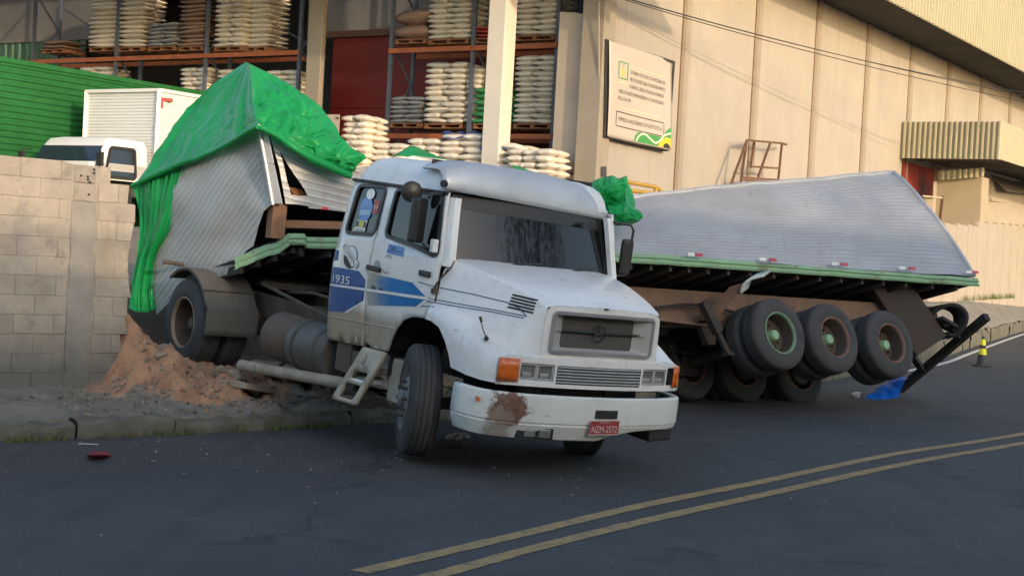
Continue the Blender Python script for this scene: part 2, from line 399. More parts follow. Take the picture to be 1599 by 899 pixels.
# ------------------------------------------------------------------ unseen houses added behind the photographer to shade road and wall foot
m_plas = mat('street_plaster', (.52, .47, .40), .9, var=.2, sc=.8, bump=.2)
m_wind = mat('street_window', (.03, .035, .04), .12, var=.1)
m_roofr = mat('street_roof', (.25, .12, .08), .8)
def house(name, org, ex, L, D, H, label, floors, bays):
    """org = corner nearest the road's left, ex = direction along the road, body extends away from the road"""
    ex = Vector(ex).normalized(); ey = V(ex.y, -ex.x, 0); o = empty(name, org, label, 'building')
    mb = MB(); mb.hexa([ex*a+ey*b+V(0, 0, z) for z in (-.1, H) for a, b in ((0, 0), (L, 0), (L, D), (0, D))]); mb.build('wall', m_plas, o)
    mb = MB(); mb.hexa([ex*a+ey*b+V(0, 0, z) for z in (H+.003, H+.25) for a, b in ((-.2, -.25), (L+.2, -.25), (L+.2, D+.2), (-.2, D+.2))]); mb.build('roof', m_roofr, o)
    for f in range(floors):
        for k in range(bays):
            a = L*(k+.5)/bays; z = .9+f*H/floors
            mb = MB(); mb.hexa([ex*x+ey*y+V(0, 0, q) for q in (z, z+1.3) for x, y in ((a-.6, -.03), (a+.6, -.03), (a+.6, .02), (a-.6, .02))]); wi = mb.build('window', m_wind, o)
            mb = MB(); mb.hexa([ex*x+ey*y+V(0, 0, q) for q in (z-.1, z-.003) for x, y in ((a-.7, -.12), (a+.7, -.12), (a+.7, .02), (a-.7, .02))]); mb.build('sill', m_plas, wi)
    return o
house('unseen_tall_house', (11.6, -4.2, 0), (.87, .5, 0), 26, 10, 8.85, 'unseen tall plastered house, added to shade the road', 3, 6)
house('unseen_low_house', (-14.5, -10.2, 0), (.97, .235, 0), 26.0, 7, 7.45, 'unseen low plastered house, added to shade the foot of the block wall', 2, 5)

# street trees across the road, in front of the tall house (seen only as reflections)
m_bark = mat('bark', (.09, .07, .05), .95, sc=6, bump=.6); m_leaf = mat('leaf', (.05, .09, .025), .6, col2=(.03, .06, .02), sc=3)
def street_tree(x, y, h, seed, label):
    random.seed(seed); o = empty('street_tree', (x, y, .1), label, 'tree', 'street trees across the road')
    mb = MB(); top = V(random.uniform(-.3, .3), random.uniform(-.3, .3), h*.55); mb.tube([V(0, 0, -.1), V(.05, .02, h*.2), top*.7+V(0, 0, h*.02), top], [.2, .16, .12, .08], 8); tr = mb.build('trunk', m_bark, o, smooth=50)
    tips = []
    for k in range(9):
        a = k*2.4; z0 = h*random.uniform(.28, .52); r = h*random.uniform(.16, .28); e = V(math.cos(a)*r, math.sin(a)*r, z0+h*random.uniform(.12, .4)); tips.append(e)
        mb = MB(); mb.tube([V(0, 0, z0), V(e.x*.45, e.y*.45, z0+(e.z-z0)*.6), e], [.07, .05, .025], 6); mb.build('limb', m_bark, tr, smooth=50)
    tips.append(V(0, 0, h*.95)); mb = MB()
    for k in range(4200):
        c_ = random.choice(tips); p = c_+V(random.gauss(0, 1), random.gauss(0, 1), random.gauss(0, .7))*h*.085
        a = random.uniform(0, 6.3); q = V(math.cos(a), math.sin(a), random.uniform(-.6, .6))*.10; w_ = q.cross(V(random.uniform(-1, 1), random.uniform(-1, 1), 1)).normalized()*.055
        mb.add([p-q, p+w_, p+q, p-w_], [(0, 1, 2, 3)])
    mb.build('crown', m_leaf, o)
street_tree(15.6, 11.3, 12.5, 3, 'leafy street tree across the road, nearer to the truck')
street_tree(22.5, 14.5, 11.0, 8, 'leafy street tree across the road, farther from the truck')
random.seed(7)

# unseen utility pole, added so that its shadow falls on the block wall
up = empty('unseen_utility_pole', (5.95, -1.15, .14), 'unseen concrete utility pole with a wooden crossarm, added to shade the block wall', 'pole')
m_pole = mat('pole_concrete', (.34, .33, .30), .9, sc=2, bump=.2)
mb = MB(); mb.cyl((0, 0, 0), (0, 0, 6.95), .16, .11, 14); mb.build('shaft', m_pole, up, smooth=40)
mb = MB(); mb.bar((-.95, -.86, 6.72), (.95, .86, 6.72), .10, .13); arm = mb.build('crossarm', mat('crossarm_wood', (.12, .085, .06), .9), up)
for k in (-.9, -.3, .3, .9):
    mb = MB(); mb.lathe([(.0, .16), (.03, .15), (.045, .1), (.03, .06), (.045, .03), (.02, 0)], (k*.95, k*.86, 6.785), (0, 0, 1), 10); mb.build('insulator', m_plas, arm, smooth=50)
# ------------------------------------------------------------------ warehouse (d1 along its long wall, nw out of that wall)
D1 = V(.539, .842, 0).normalized(); NW = V(.842, -.539, 0).normalized(); UPZ = V(0, 0, 1)
P0 = at(1062, 200, 43.0); P0.z = 0
def wl(u, v, off=0.0): return onpl(u, v, P0+NW*off, NW)          # pixel -> point on the long wall
def wpt(a, z, off=0.0): return P0+D1*a+NW*off+UPZ*z
def wa(u, v): return (wl(u, v)-P0).dot(D1)
def panelwall(nt, c, b):
    v = mapped(nt, (1, 1, .25)); st = fbm(nt, v, 1.3, 7, .7)
    c = mixc(nt, ramp(nt, st, ((.50, 0), (.70, .7))), c, (.37, .31, .24))
    v2 = mapped(nt, (1, 1, .05)); s2 = fbm(nt, v2, 3.5, 5, .6)
    return mixc(nt, ramp(nt, s2, ((.56, 0), (.74, .55))), c, (.28, .235, .18))
m_panel = mat('precast_panel', (.36, .32, .275), .85, var=.10, sc=.7, bump=.12, bsc=8, hook=panelwall)
m_post = mat('precast_post', (.30, .255, .20), .85, var=.12, sc=1.0, stain=(.30, .27, .22), stsc=1.5)
m_fasc = mat('cream_sheet_metal', (.38, .35, .24), .6, metal=.0, var=.06, sc=.6)
m_cream = mat('cream_concrete', (.39, .335, .275), .8, var=.1, sc=1.2, stain=(.42, .36, .29), stsc=1.4, stpos=.6)
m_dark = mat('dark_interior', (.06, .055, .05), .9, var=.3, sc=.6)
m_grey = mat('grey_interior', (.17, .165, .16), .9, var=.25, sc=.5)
m_red = mat('red_steel_door', (.21, .02, .016), .55, var=.2, sc=1.0)
m_steel = mat('dark_steel', (.05, .05, .055), .55, var=.3, sc=5)
m_rust = mat('rusty_steel', (.16, .075, .04), .85, col2=(.09, .05, .035), sc=6, bump=.3, bsc=40)
wh = empty('warehouse', P0, 'cream precast warehouse with open loading bay of pallet racks', 'warehouse')
def wloc(p): return Vector(p)-P0
SEAMS = [wa(x, 200) for x in (1062, 1172, 1266, 1343, 1411, 1469.5, 1521, 1565)]
A0 = wa(948, 140); LP = 5.0
edges = [A0]+[LP*i for i in range(0, 16)]
ZTOP = 13.2
for a, b in zip(edges, edges[1:]):
    mb = MB(); mb.hexa([wloc(wpt(x, z, o)) for z in (YZ-.6, ZTOP) for x, o in ((a+.005, -.25), (b-.005, -.25), (b-.005, 0), (a+.005, 0))]); mb.build('wall_panel', m_panel, wh)
for a in edges[1:]:
    mb = MB(); mb.hexa([wloc(wpt(x, z, o)) for z in (YZ-.6, ZTOP) for x, o in ((a-.17, .003), (a+.17, .003), (a+.13, .10), (a-.13, .10))]); mb.build('pilaster', m_post, wh)
    mb = MB(); mb.hexa([wloc(wpt(x, z, o)) for z in (YZ-.6, ZTOP) for x, o in ((a-.235, .002), (a-.175, .002), (a-.175, .012), (a-.235, .012))]); mb.build('joint_seal', m_rust, wh)
# corner pier and the torn return wall next to the racks
D2 = -NW                                         # along the open bay, to the left and away
mb = MB(); mb.hexa([wloc(wpt(A0+x, z, o)) for z in (YZ-.6, ZTOP) for x, o in ((-.62, -.5), (-.004, -.5), (-.004, .16), (-.62, .16))]); mb.build('corner_pier', m_post, wh, bevel=.02)
RP = wpt(A0-.35, 0, 0)                          # plane of the open bay
def rk(u, v, inn=0.0): return onpl(u, v, RP+D1*inn, D1)
def rs(u, v, inn=0.0): return (rk(u, v, inn)-RP).dot(D2), rk(u, v, inn).z
def rpt(s, z, inn=0.0): return RP+D2*s+D1*inn+UPZ*z
s1, _ = rs(868, 140); s0, _ = rs(927, 140)
zt = rs(890, 18)[1]
hole1 = [rs(*p) for p in ((866, 268), (872, 246), (869, 238), (866, 236), (862, 300), (880, 300), (878, 285), (876, 276))]
oz = lambda v: rs(890, v)[1]
outl = [(s0, zt-.15), (s1, zt), (s1, oz(235)), (s1-.12, oz(240)), (s1-.2, oz(252)), (s1-.16, oz(268)), (s1-.35, oz(272)), (s1-.62, oz(269)), (s1-.78, oz(272)), (s1-.85, oz(253)), (s1-.98, oz(256)), (s1-1.02, oz(276)), (s0+.02, oz(270)), (s0, oz(262))]
mb = MB(); panel(mb, outl, fn=lambda s, z: wloc(rpt(s, z, .05)), step=.5, edge=.3); mb.build('return_wall', m_cream, wh, solid=.12, off=0)
mb = MB(); mb.bar(wloc(rpt(s1+.05, oz(275), -.1)), wloc(rpt(s1-1.2, oz(279), -.1)), .12, .12); mb.bar(wloc(rpt(s1-.75, oz(250), -.05)), wloc(rpt(s1-.75, oz(330), -.05)), .1, .1); mb.bar(wloc(rpt(s1-.05, oz(276), -.1)), wloc(rpt(s1+.3, oz(300), -.1)), .08, .08); mb.build('bent_frame', m_post, wh)
# fascia and roof over the long wall
OV = 2.3
zf = [wl(1388, 0, OV).z, wl(1599, 116, OV).z]; ZF = sum(zf)/2
a_f = (wl(1388, 0, OV)-P0).dot(D1)
def corrug(mb, o, ex, ez, L, Hh, pitch, dep, nrm, prof='trap'):
    n = int(L/pitch); pts = []
    for i in range(n):
        x = i*pitch
        pts += [(x, 0), (x+pitch*.45, 0), (x+pitch*.55, dep), (x+pitch*.9, dep)] if prof == 'trap' else [(x+pitch*k/6, dep*(.5-.5*math.cos(k/6*2*math.pi))) for k in range(6)]
    pts.append((n*pitch, 0))
    mb.grid([[o+ex*x+nrm*d for x, d in pts], [o+ex*x+nrm*d+ez*Hh for x, d in pts]]); return mb
mb = MB(); corrug(mb, wloc(wpt(A0-1, ZF, OV)), D1, UPZ, 90, 7, .34, .11, NW); mb.build('fascia', m_fasc, wh)
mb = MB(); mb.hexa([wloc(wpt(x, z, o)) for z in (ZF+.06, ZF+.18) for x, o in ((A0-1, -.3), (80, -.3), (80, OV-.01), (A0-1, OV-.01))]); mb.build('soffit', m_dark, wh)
mb = MB(); mb.hexa([wloc(wpt(x, z, o)) for z in (ZF+7, ZF+7.2) for x, o in ((A0-1, -40), (82, -40), (82, OV), (A0-1, OV))]); mb.build('roof', m_grey, wh)
for u, v in ((1475, 62), (1570, 110)):
    p = wloc(wl(u, v, .9)); mb = MB(); mb.bar(p, p+NW*-.9, .06, .06); mb.box(p+V(0, 0, -.05), (.5, .3, .12)); mb.build('wall_lamp', m_post, wh, bevel=.02)
# open bay: back wall, floor, ceiling, columns, red doors
ZC = 12.6
sL = rs(-260, 80)[0]
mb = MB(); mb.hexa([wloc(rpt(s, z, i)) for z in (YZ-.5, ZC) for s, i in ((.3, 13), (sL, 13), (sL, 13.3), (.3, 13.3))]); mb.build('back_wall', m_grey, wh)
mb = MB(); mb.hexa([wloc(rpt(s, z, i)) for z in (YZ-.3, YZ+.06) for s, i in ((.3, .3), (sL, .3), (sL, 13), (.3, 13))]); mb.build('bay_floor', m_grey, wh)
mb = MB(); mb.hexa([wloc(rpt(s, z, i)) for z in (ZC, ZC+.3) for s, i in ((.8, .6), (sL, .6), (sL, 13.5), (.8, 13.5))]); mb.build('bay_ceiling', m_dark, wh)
mb = MB(); mb.hexa([wloc(rpt(s, z, i)) for z in (10.1, ZC-.004) for s, i in ((-7.5, -3.5), (sL, -3.5), (sL, -3.25), (-7.5, -3.25))]); mb.build('unseen_overhang_edge', m_fasc, wh)  # front edge of an unseen overhang, set forward to shade the upper racks
mb = MB(); mb.hexa([wloc(rpt(s, z, i)) for z in (10.4, 10.55) for s, i in ((-7.5, -3.24), (sL, -3.24), (sL, .55), (-7.5, .55))]); mb.build('unseen_overhang', m_dark, wh)  # unseen roof, drawn out past the corner to keep sun off the racks
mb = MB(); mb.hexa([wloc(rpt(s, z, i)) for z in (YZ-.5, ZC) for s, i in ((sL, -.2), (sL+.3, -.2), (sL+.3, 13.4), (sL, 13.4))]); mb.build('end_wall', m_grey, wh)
IN = 3.4                                          # cross wall with the red doors, behind the racks
sa, zd = rs(520, 60, IN); sb, _ = rs(612, 60, IN); sc_, _ = rs(498, 60, IN); sd_, _ = rs(860, 60, IN)
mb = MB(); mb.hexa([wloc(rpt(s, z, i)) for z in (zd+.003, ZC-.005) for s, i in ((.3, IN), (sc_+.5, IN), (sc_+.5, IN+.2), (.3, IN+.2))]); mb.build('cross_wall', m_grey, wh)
dr = []
for k in range(4):
    x0 = sa+(sb-sa)*1.0*k; x1 = sa+(sb-sa)*(k+1)-.03 if True else 0
    mb = MB(); mb.hexa([wloc(rpt(s, z, i)) for z in (YZ+.065, zd-.003) for s, i in ((x0, IN+.03), (x1, IN+.03), (x1, IN+.1), (x0, IN+.1))]); d = mb.build('red_door', m_red, wh, bevel=.01)
    for zz in (.33, .66):
        mb = MB(); mb.bar(wloc(rpt(x0-.05, YZ+(zd-YZ)*zz, IN)), wloc(rpt(x1+.05, YZ+(zd-YZ)*zz, IN)), .05, .06); mb.build('door_rail', m_red, d)
mb = MB(); mb.bar(wloc(rpt(sa+.3, zd+.1, IN-.06)), wloc(rpt(sb-2, zd+.1, IN-.06)), .12, .2); mb.build('door_track', m_rust, wh)
x0, _ = rs(478, 100, .6); x1, _ = rs(500, 100, .6)
mb = MB(); mb.hexa([wloc(rpt(s, z, i)) for z in (YZ, ZC) for s, i in ((x0, .6), (x1, .6), (x1, .8), (x0, .8))]); mb.build('inner_column', m_post, wh, bevel=.02)
xa, za = rs(0, 45, 1.2); xb, _ = rs(50, 45, 1.2)
mb = MB(); mb.hexa([wloc(rpt(s, z, i)) for z in (za, ZC) for s, i in ((xb, 4), (sL, 4), (sL, 4.2), (xb, 4.2))]); mb.build('cross_wall', m_grey, wh)
mb = MB(); corrug(mb, wloc(rpt(sL, YZ, 4.1)), -D2, UPZ, sL-xb-.5, za-YZ, .4, .06, -D1); mb.build('green_sheet_wall', mat('green_sheet', (.05, .13, .08), .6), wh)
# free-standing white concrete column in front of the racks
c0 = rk(779, 140, -.9); col = empty('concrete_column', V(c0.x, c0.y, YZ), 'white square concrete column standing in front of the pallet racks', 'column')
mb = MB(); mb.hexa([D2*a+D1*b+UPZ*z for z in (-.4, 10.38) for a, b in ((-.27, -.27), (.27, -.27), (.27, .27), (-.27, .27))]); mb.build('shaft', mat('white_column', (.62, .57, .50), .8, var=.07, sc=1), col, bevel=.025)
# ------------------------------------------------------------------ pallet racks
m_beam = mat('orange_beam', (.42, .115, .03), .6, col2=(.30, .08, .03), sc=3)
m_upr = mat('blue_grey_upright', (.10, .12, .16), .6, var=.25, sc=4)
RI = 1.2; RD = 1.1
def rack(name, us, vb, label, levels):
    ss = [rs(u, vb, RI)[0] for u in us]; o = empty(name, rpt(ss[0], YZ, RI), label, 'rack', 'pallet racks in the loading bay'); B = o.location
    zz = [rs(us[len(us)//2], v, RI)[1] for v in levels]
    for s in ss:
        for i in (RI, RI+RD):
            mb = MB(); mb.bar(rpt(s, YZ, i)-B, rpt(s, ZC-.6, i)-B, .11, .09, up=D1); mb.build('upright', m_upr, o)
        z = YZ+.3; k = 0
        while z < ZC-1.6:
            a, b = (RI+.05, RI+RD-.05) if k % 2 else (RI+RD-.05, RI+.05)
            mb = MB(); mb.bar(rpt(s, z, a)-B, rpt(s, z+1.1, b)-B, .05, .05); mb.build('brace', m_upr, o); z += 1.1; k += 1
    for sa_, sb_ in zip(ss, ss[1:]):
        for z in zz+[YZ+2.19]:
            for i in (RI-.07, RI+RD+.07):
                mb = MB(); mb.bar(rpt(sa_-.03, z-.06, i)-B, rpt(sb_+.03, z-.06, i)-B, .05, .14); mb.build('beam', m_beam, o)
    # sway bracing at the back
    for sa_, sb_ in list(zip(ss, ss[1:]))[::2]:
        mb = MB(); mb.bar(rpt(sa_, zz[0]-2, RI+RD+.14)-B, rpt(sb_, zz[0], RI+RD+.14)-B, .04, .04); mb.bar(rpt(sa_, zz[0], RI+RD+.14)-B, rpt(sb_, zz[0]+2, RI+RD+.14)-B, .04, .04); mb.build('sway_brace', m_upr, o)
    return zz
zzR = rack('pallet_rack', (863, 732, 604), 208, 'right pallet rack with orange beams beside the white column', (210, 73))
zzL = rack('pallet_rack', (468, 322, 182, 52), 85, 'left dark pallet rack with orange beams above the green container', (90,))
m_white = mat('white_sack', (.74, .67, .56), .6, var=.16, sc=5, bump=.4, bsc=9, rnd=.18)
m_greenS = mat('green_sack', (.05, .26, .09), .5, var=.2, sc=5, bump=.4, bsc=9, rnd=.25)
m_greyS = mat('silver_sack', (.36, .36, .36), .4, var=.2, sc=6, bump=.5, bsc=10, rnd=.25)
m_brownS = mat('brown_sack', (.34, .22, .16), .5, var=.2, sc=6, bump=.4, bsc=9, rnd=.25)
m_blueS = mat('blue_wrap', (.05, .12, .40), .45, var=.2)
m_redS = mat('red_stack', (.45, .06, .05), .6)
m_pal = mat('pallet_wood', (.32, .14, .065), .9, col2=(.22, .10, .05), sc=4, bump=.3)
def pillow():
    sg_ = [random.uniform(-1, 1) for _ in range(4)]
    bm = bmesh.new(); bmesh.ops.create_cube(bm, size=1); bmesh.ops.subdivide_edges(bm, edges=bm.edges, cuts=3, use_grid_fill=True)
    for v in bm.verts:
        x, y, z = v.co*2; k = (1-.16*abs(x)**4)*(1-.16*abs(y)**4)
        v.co = V(x*.5*(1-.05*z*z), y*.5*(1-.05*z*z), z*.5*(1-.55*max(abs(x), abs(y))**4)*(1+.12*(1-x*x)*(1-y*y)))
        v.co += V(*[random.uniform(-.018, .018) for _ in range(3)])+V(sg_[0]*x*x*z*.08, sg_[1]*(1-x*x)*.05, sg_[2]*x*.10+sg_[3]*y*.08)
    me = bpy.data.meshes.new('sack'); bm.to_mesh(me); bm.free(); me.polygons.foreach_set('use_smooth', [True]*len(me.polygons)); return me
PILL = {}
def sackmesh(m):
    if m.name not in PILL:
        PILL[m.name] = [pillow() for _ in range(7)]
        for q in PILL[m.name]: q.materials.append(m)
    return random.choice(PILL[m.name])
RROT = Matrix.Rotation(math.atan2(D2.y, D2.x), 4, 'Z')
_pal = None
def pallet_mesh(o, w, d):
    mb = MB()
    for x in (-.46, 0, .46):
        mb.box((x*w, 0, -.075), (.1, d, .08))
    for y in (-.45, -.22, 0, .22, .45): mb.box((0, y*d, -.017), (w, d*.14, .03))
    for y in (-.45, 0, .45): mb.box((0, y*d, -.13), (w, d*.14, .025))
    mb.build('pallet', m_pal, o)
def load(u0, u1, vt, vb, inn, m, label, nx=2, ny=2, lh=.15, depth=1.0, pallet=True, jit=.02, wrap=None, kind='sack', zfloor=None):
    s0, zb = rs(u0, vb, inn); s1, _ = rs(u1, vb, inn); zt = rs((u0+u1)/2, vt, inn)[1]
    if zfloor is not None: zb = zfloor
    w = abs(s0-s1); base = rpt((s0+s1)/2, zb, inn+depth/2)
    o = empty('pallet_load', mat=Matrix.Translation(base) @ RROT, label=label, cat='pallet load', group='loaded pallets in the loading bay')
    if pallet: pallet_mesh(o, w*.98, depth*.98)
    nl = max(1, round((zt-zb)/lh)); lh = (zt-zb)/nl
    for k in range(nl):
        a, b = (nx, ny)
        for i in range(a):
            for j in range(b):
                if 0 < i < a-1 and 0 < j < b-1: continue
                q = bpy.data.objects.new(kind, sackmesh(m)); link(q); q.parent = o
                cut = .5+(.08 if k % 2 else -.08); x0_, x1_ = ((0, cut), (cut, 1))[i] if a == 2 else (i/a, (i+1)/a)
                q.location = ((x0_+x1_)/2*w-w/2+random.uniform(-jit, jit)*1.5, (j+.5)/b*depth-depth/2+random.uniform(-jit, jit), (k+.5)*lh)
                q.scale = (w*(x1_-x0_)*random.uniform(.98, 1.06), depth/b*random.uniform(.98, 1.06), lh*random.uniform(1.02, 1.2)); q.rotation_euler = (random.uniform(-.03, .03), random.uniform(-.04, .04), random.uniform(-.06, .06))
    return o
LBL = ['silver sacks with blue wrap on lower right rack shelf, leftmost', 'tall cream sack stack on lower right rack shelf left of the white column', 'green sacks on lower right rack shelf behind the white column', 'tall white sack stack on lower right rack shelf, rightmost',
 'grey wrapped load on upper right rack shelf, leftmost', 'tall cream sacks on upper right rack shelf left of the white column', 'low red stack on upper right rack shelf behind the white column', 'tall white sacks on upper right rack shelf, rightmost']
F = RI+.02
load(655, 608, 150, 192, F, m_greyS, LBL[0], 2, 2, .13)
load(722, 662, 97, 193, F, m_white, LBL[1], 2, 2, .155)
load(798, 738, 137, 193, F, m_greenS, LBL[2], 2, 2, .17)
load(860, 801, 86, 193, F, m_white, LBL[3], 2, 2, .145)
load(665, 617, 15, 60, F, m_brownS, LBL[4], 1, 1, .4)
load(732, 668, -38, 60, F, m_white, LBL[5], 2, 2, .155)
load(796, 740, 40, 58, F, m_redS, LBL[6], 1, 1, .12)
load(866, 803, -40, 54, F, m_white, LBL[7], 2, 2, .15)
load(745, 724, 105, 193, F+.12, m_white, 'cream sack stack squeezed behind the rack upright left of the white column', 1, 2, .155, pallet=False)
LL = ['small carton load at the left end of the upper left rack shelf', 'tall cream sack column on upper left rack, left of a pair', 'tall cream sack column on upper left rack, right of a pair', 'short silver wrapped sacks on upper left rack between cream and brown stacks', 'brown wrapped sack column on upper left rack', 'wide cream sack stack on upper left rack, largest there']
load(100, 66, 62, 76, F, m_brownS, LL[0], 1, 1, .2)
load(181, 139, -40, 73, F, m_white, LL[1], 1, 2, .15)
load(222, 183, -40, 73, F, m_white, LL[2], 1, 2, .15)
load(273, 231, 36, 72, F, m_greyS, LL[3], 2, 2, .13)
load(317, 279, -20, 72, F, m_brownS, LL[4], 1, 2, .14)
load(378, 334, -40, 72, F, m_white, LL[5], 2, 2, .15)
load(416, 380, -40, 73, F+.25, m_white, 'cream sack stack set back at the right of the wide stack, upper left rack', 1, 2, .15)
for u0, u1, vt, t in ((318, 279, 105, 'cream sack stack under the left rack shelf, left of the tarpaulin peak'), (384, 336, 108, 'cream sack stack under the left rack shelf behind the tarpaulin peak'), (464, 412, 110, 'dim sack stack under the left rack shelf right of the tarpaulin peak'), (166, 120, 104, 'dim sack stack under the left rack shelf above the green container')):
    load(u0, u1, vt, 190, F+.1, m_white, t, 2, 2, .15, zfloor=YZ+2.2, pallet=False)
fl = (((566, 527), 180, 'stack of cream sacks on the bay floor by the red doors', -1.5, m_white), ((626, 548), 223, 'low wide row of cream sacks on the floor under the rack, left end', -1.2, m_white), ((678, 630), 216, 'low cream sack stack behind the small tarpaulin peak', -1.0, m_white), ((745, 681), 209, 'white sack stack with blue sheet left of the white column', -1.0, m_white), ((806, 752), 224, 'pale sack stack partly behind the white column foot', -1.0, m_white), ((856, 786), 232, 'low cream sack stack at the right end of the bay floor', -1.3, m_white))
for (u0, u1), vt, t, inn, m in fl:
    load(u0, u1, vt, 330, inn, m, t, 2 if u0-u1 < 70 else 3, 2, .17, zfloor=YZ+.065, pallet=False, jit=.04)
dwn = lambda p, z: V(p.x, p.y, z)
bx = empty('carton', rk(514, 250, -1.7), 'tall pale carton standing on the bay floor by the red doors', 'carton')
mb = MB(); mb.hexa([(rk(u, v, -1.7+i) if v < 200 else dwn(rk(u, 179, -1.7+i), YZ+.02))-bx.location for v in (300, 179) for u, i in ((531, 0), (497, 0), (497, .8), (531, .8))]); mb.build('box_body', m_cream, bx, bevel=.02)
mb = MB(); mb.hexa([rk(u, v, -1.72+i)-bx.location for v in (186, 183) for u, i in ((529, 0), (524, 0), (524, .03), (529, .03))]); mb.build('handle_slot', m_rust, bx)
for k, (u0, u1, v0, v1, t) in enumerate(((755, 690, 216, 206, 'blue plastic sheet over white sacks left of the column'), (792, 748, 232, 218, 'blue plastic sheet over sacks right of the column'))):
    g = [[rk(u0+(u1-u0)*j/12, v0+(v1-v0)*(i/6)+2*math.sin(j*1.7), -1.05+.9*i/6) for j in range(13)] for i in range(7)]
    g = displace(g, lambda a, b, p: .08*ridged(p, 2.0))
    mb = MB(); mb.grid(g); tag(mb.build('plastic_sheet', m_blueS, smooth=60, solid=.004), t, 'sheet', 'blue plastic sheets on the sacks')
# ------------------------------------------------------------------ banner on the long wall
bn = empty('banner', wl(1000, 150, .12), 'white printed company banner with green and yellow corner on warehouse wall', 'banner')
B = bn.location
c = [wl(*p, .28) for p in ((951, 63), (1056, 97), (1046, 235), (948, 213))]
m_ban = mat('banner_vinyl', (.46, .40, .34), .55, var=.04, sc=2)
def bq(x, y, lift=.0):                    # banner coordinates 0..1 from top left
    p = c[0].lerp(c[1], x).lerp(c[3].lerp(c[2], x), y)
    sag = .10*smooth01((x-.72)/.28)*(1-y)
    return p+NW*(-sag+.03*math.sin(x*5+y*3)+lift)-B
mb = MB(); mb.grid([[bq(x/24, y/24) for x in range(25)] for y in range(25)]); mb.build('sheet', m_ban, bn, smooth=60, solid=.008, off=1)
mb = MB()
for a, b in ((0, 1), (1, 2), (2, 3), (3, 0)): mb.bar(c[a]-B-NW*.07, c[b]-B-NW*.07, .05, .05)
for p in c: mb.bar(p-B-NW*.05, p-B-NW*.27, .05, .05)
mb.build('frame', m_steel, bn)
m_ink = mat('banner_ink', (.045, .038, .03), .6); m_inkg = mat('banner_green', (.05, .26, .05), .5, var=.05); m_inky = mat('banner_yellow', (.62, .47, .02), .5, var=.05); m_inkk = mat('banner_black', (.03, .02, .02), .5); m_inkl = mat('banner_pale_line', (.66, .68, .5), .5, var=.02); m_inkp = mat('banner_pale_yellow', (.62, .57, .36), .5)
def btext(t, x0, x1, y, h, ma):
    vs, fs = text_mesh(t, 1, 'LEFT'); xs = [v[0] for v in vs]; w = max(xs)-min(xs)
    mb = MB(); mb.add([bq(x0+(v[0]-min(xs))/w*(x1-x0), y-v[1]*h, .012) for v in vs], fs); mb.build('lettering', ma, bn, fix=False)
for t, x0, x1, y in (('GOVERNO DO ESTADO DO AMAZONAS, POR', .30, .88, .27), ('MEIO DA SECRETARIA DE DESENVOLVIMENTO', .30, .88, .345), ('ECONÔMICO, CIÊNCIA, TECNOLOGIA E INOVAÇÃO', .30, .86, .42), ('EXECUTA NESTE EMPREENDIMENTO COM INCENTIVO', .14, .86, .50), ('FISCAL DO PIM', .13, .33, .572)): btext(t, x0, x1, y, .055, m_ink)
btext('EMPRESA AMAZONENSE DE PLÁSTICOS S.A', .16, .84, .79, .06, m_ink)
def bline(pts, w, ma, lift=.012):
    mb = MB(); P = [Vector(p) for p in pts]
    rows = []
    for i, p in enumerate(P):
        t = (P[min(i+1, len(P)-1)]-P[max(i-1, 0)]).normalized(); n_ = Vector((-t.y, t.x))*w/2
        rows.append([bq(*(p+n_), lift), bq(*(p-n_), lift)])
    mb.grid(rows); mb.build('print_line', ma, bn, fix=False)
def dens(pts, k=8): return [tuple(Vector(a).lerp(Vector(b), i/k)) for a, b in zip(pts, pts[1:]) for i in range(k)]+[pts[-1]]
bline(dens([(.13, .19), (.26, .19), (.26, .36), (.13, .36), (.13, .19)]), .012, m_inkg); bline(dens([(.12, .715), (.87, .715), (.87, .865), (.12, .865), (.12, .715)]), .010, m_ink)
bline(dens([(.30, .205), (.82, .205)]), .010, m_inkp); bline(dens([(.14, .66), (.8, .66)]), .010, m_inkp); bline(dens([(.14, .40), (.27, .40)]), .010, m_inkp)
def bpoly(pts, ma, lift):
    mb = MB(); panel(mb, pts, fn=lambda x, y: bq(x, y, lift), step=.06, edge=.05); mb.build('print_area', ma, bn, fix=False)
bpoly([(.18, .22), (.20, .25), (.215, .30), (.20, .34), (.185, .34), (.17, .30), (.185, .25)], m_inky, .012); bline([(.185, .215), (.192, .235), (.20, .215)], .008, m_inkg)
bpoly([(.48, .875), (.86, .875), (.90, .80), (.99, .74), (.99, .985), (.42, .985), (.43, .93)], m_inkg, .010)
bpoly([(.78, .985), (.84, .90), (.91, .865), (.99, .87), (.99, .985)], m_inky, .013)
bpoly([(.86, .985), (.88, .945), (.92, .93), (.97, .95), (.985, .985)], m_inkk, .016)
bline(catp := [tuple(catmull([Vector((*p, 0)) for p in ((.45, .98), (.50, .91), (.58, .885), (.66, .92), (.74, .955), (.81, .92), (.88, .85), (.99, .81))], t/4).xy) for t in range(29)], .02, m_inkl, .014)
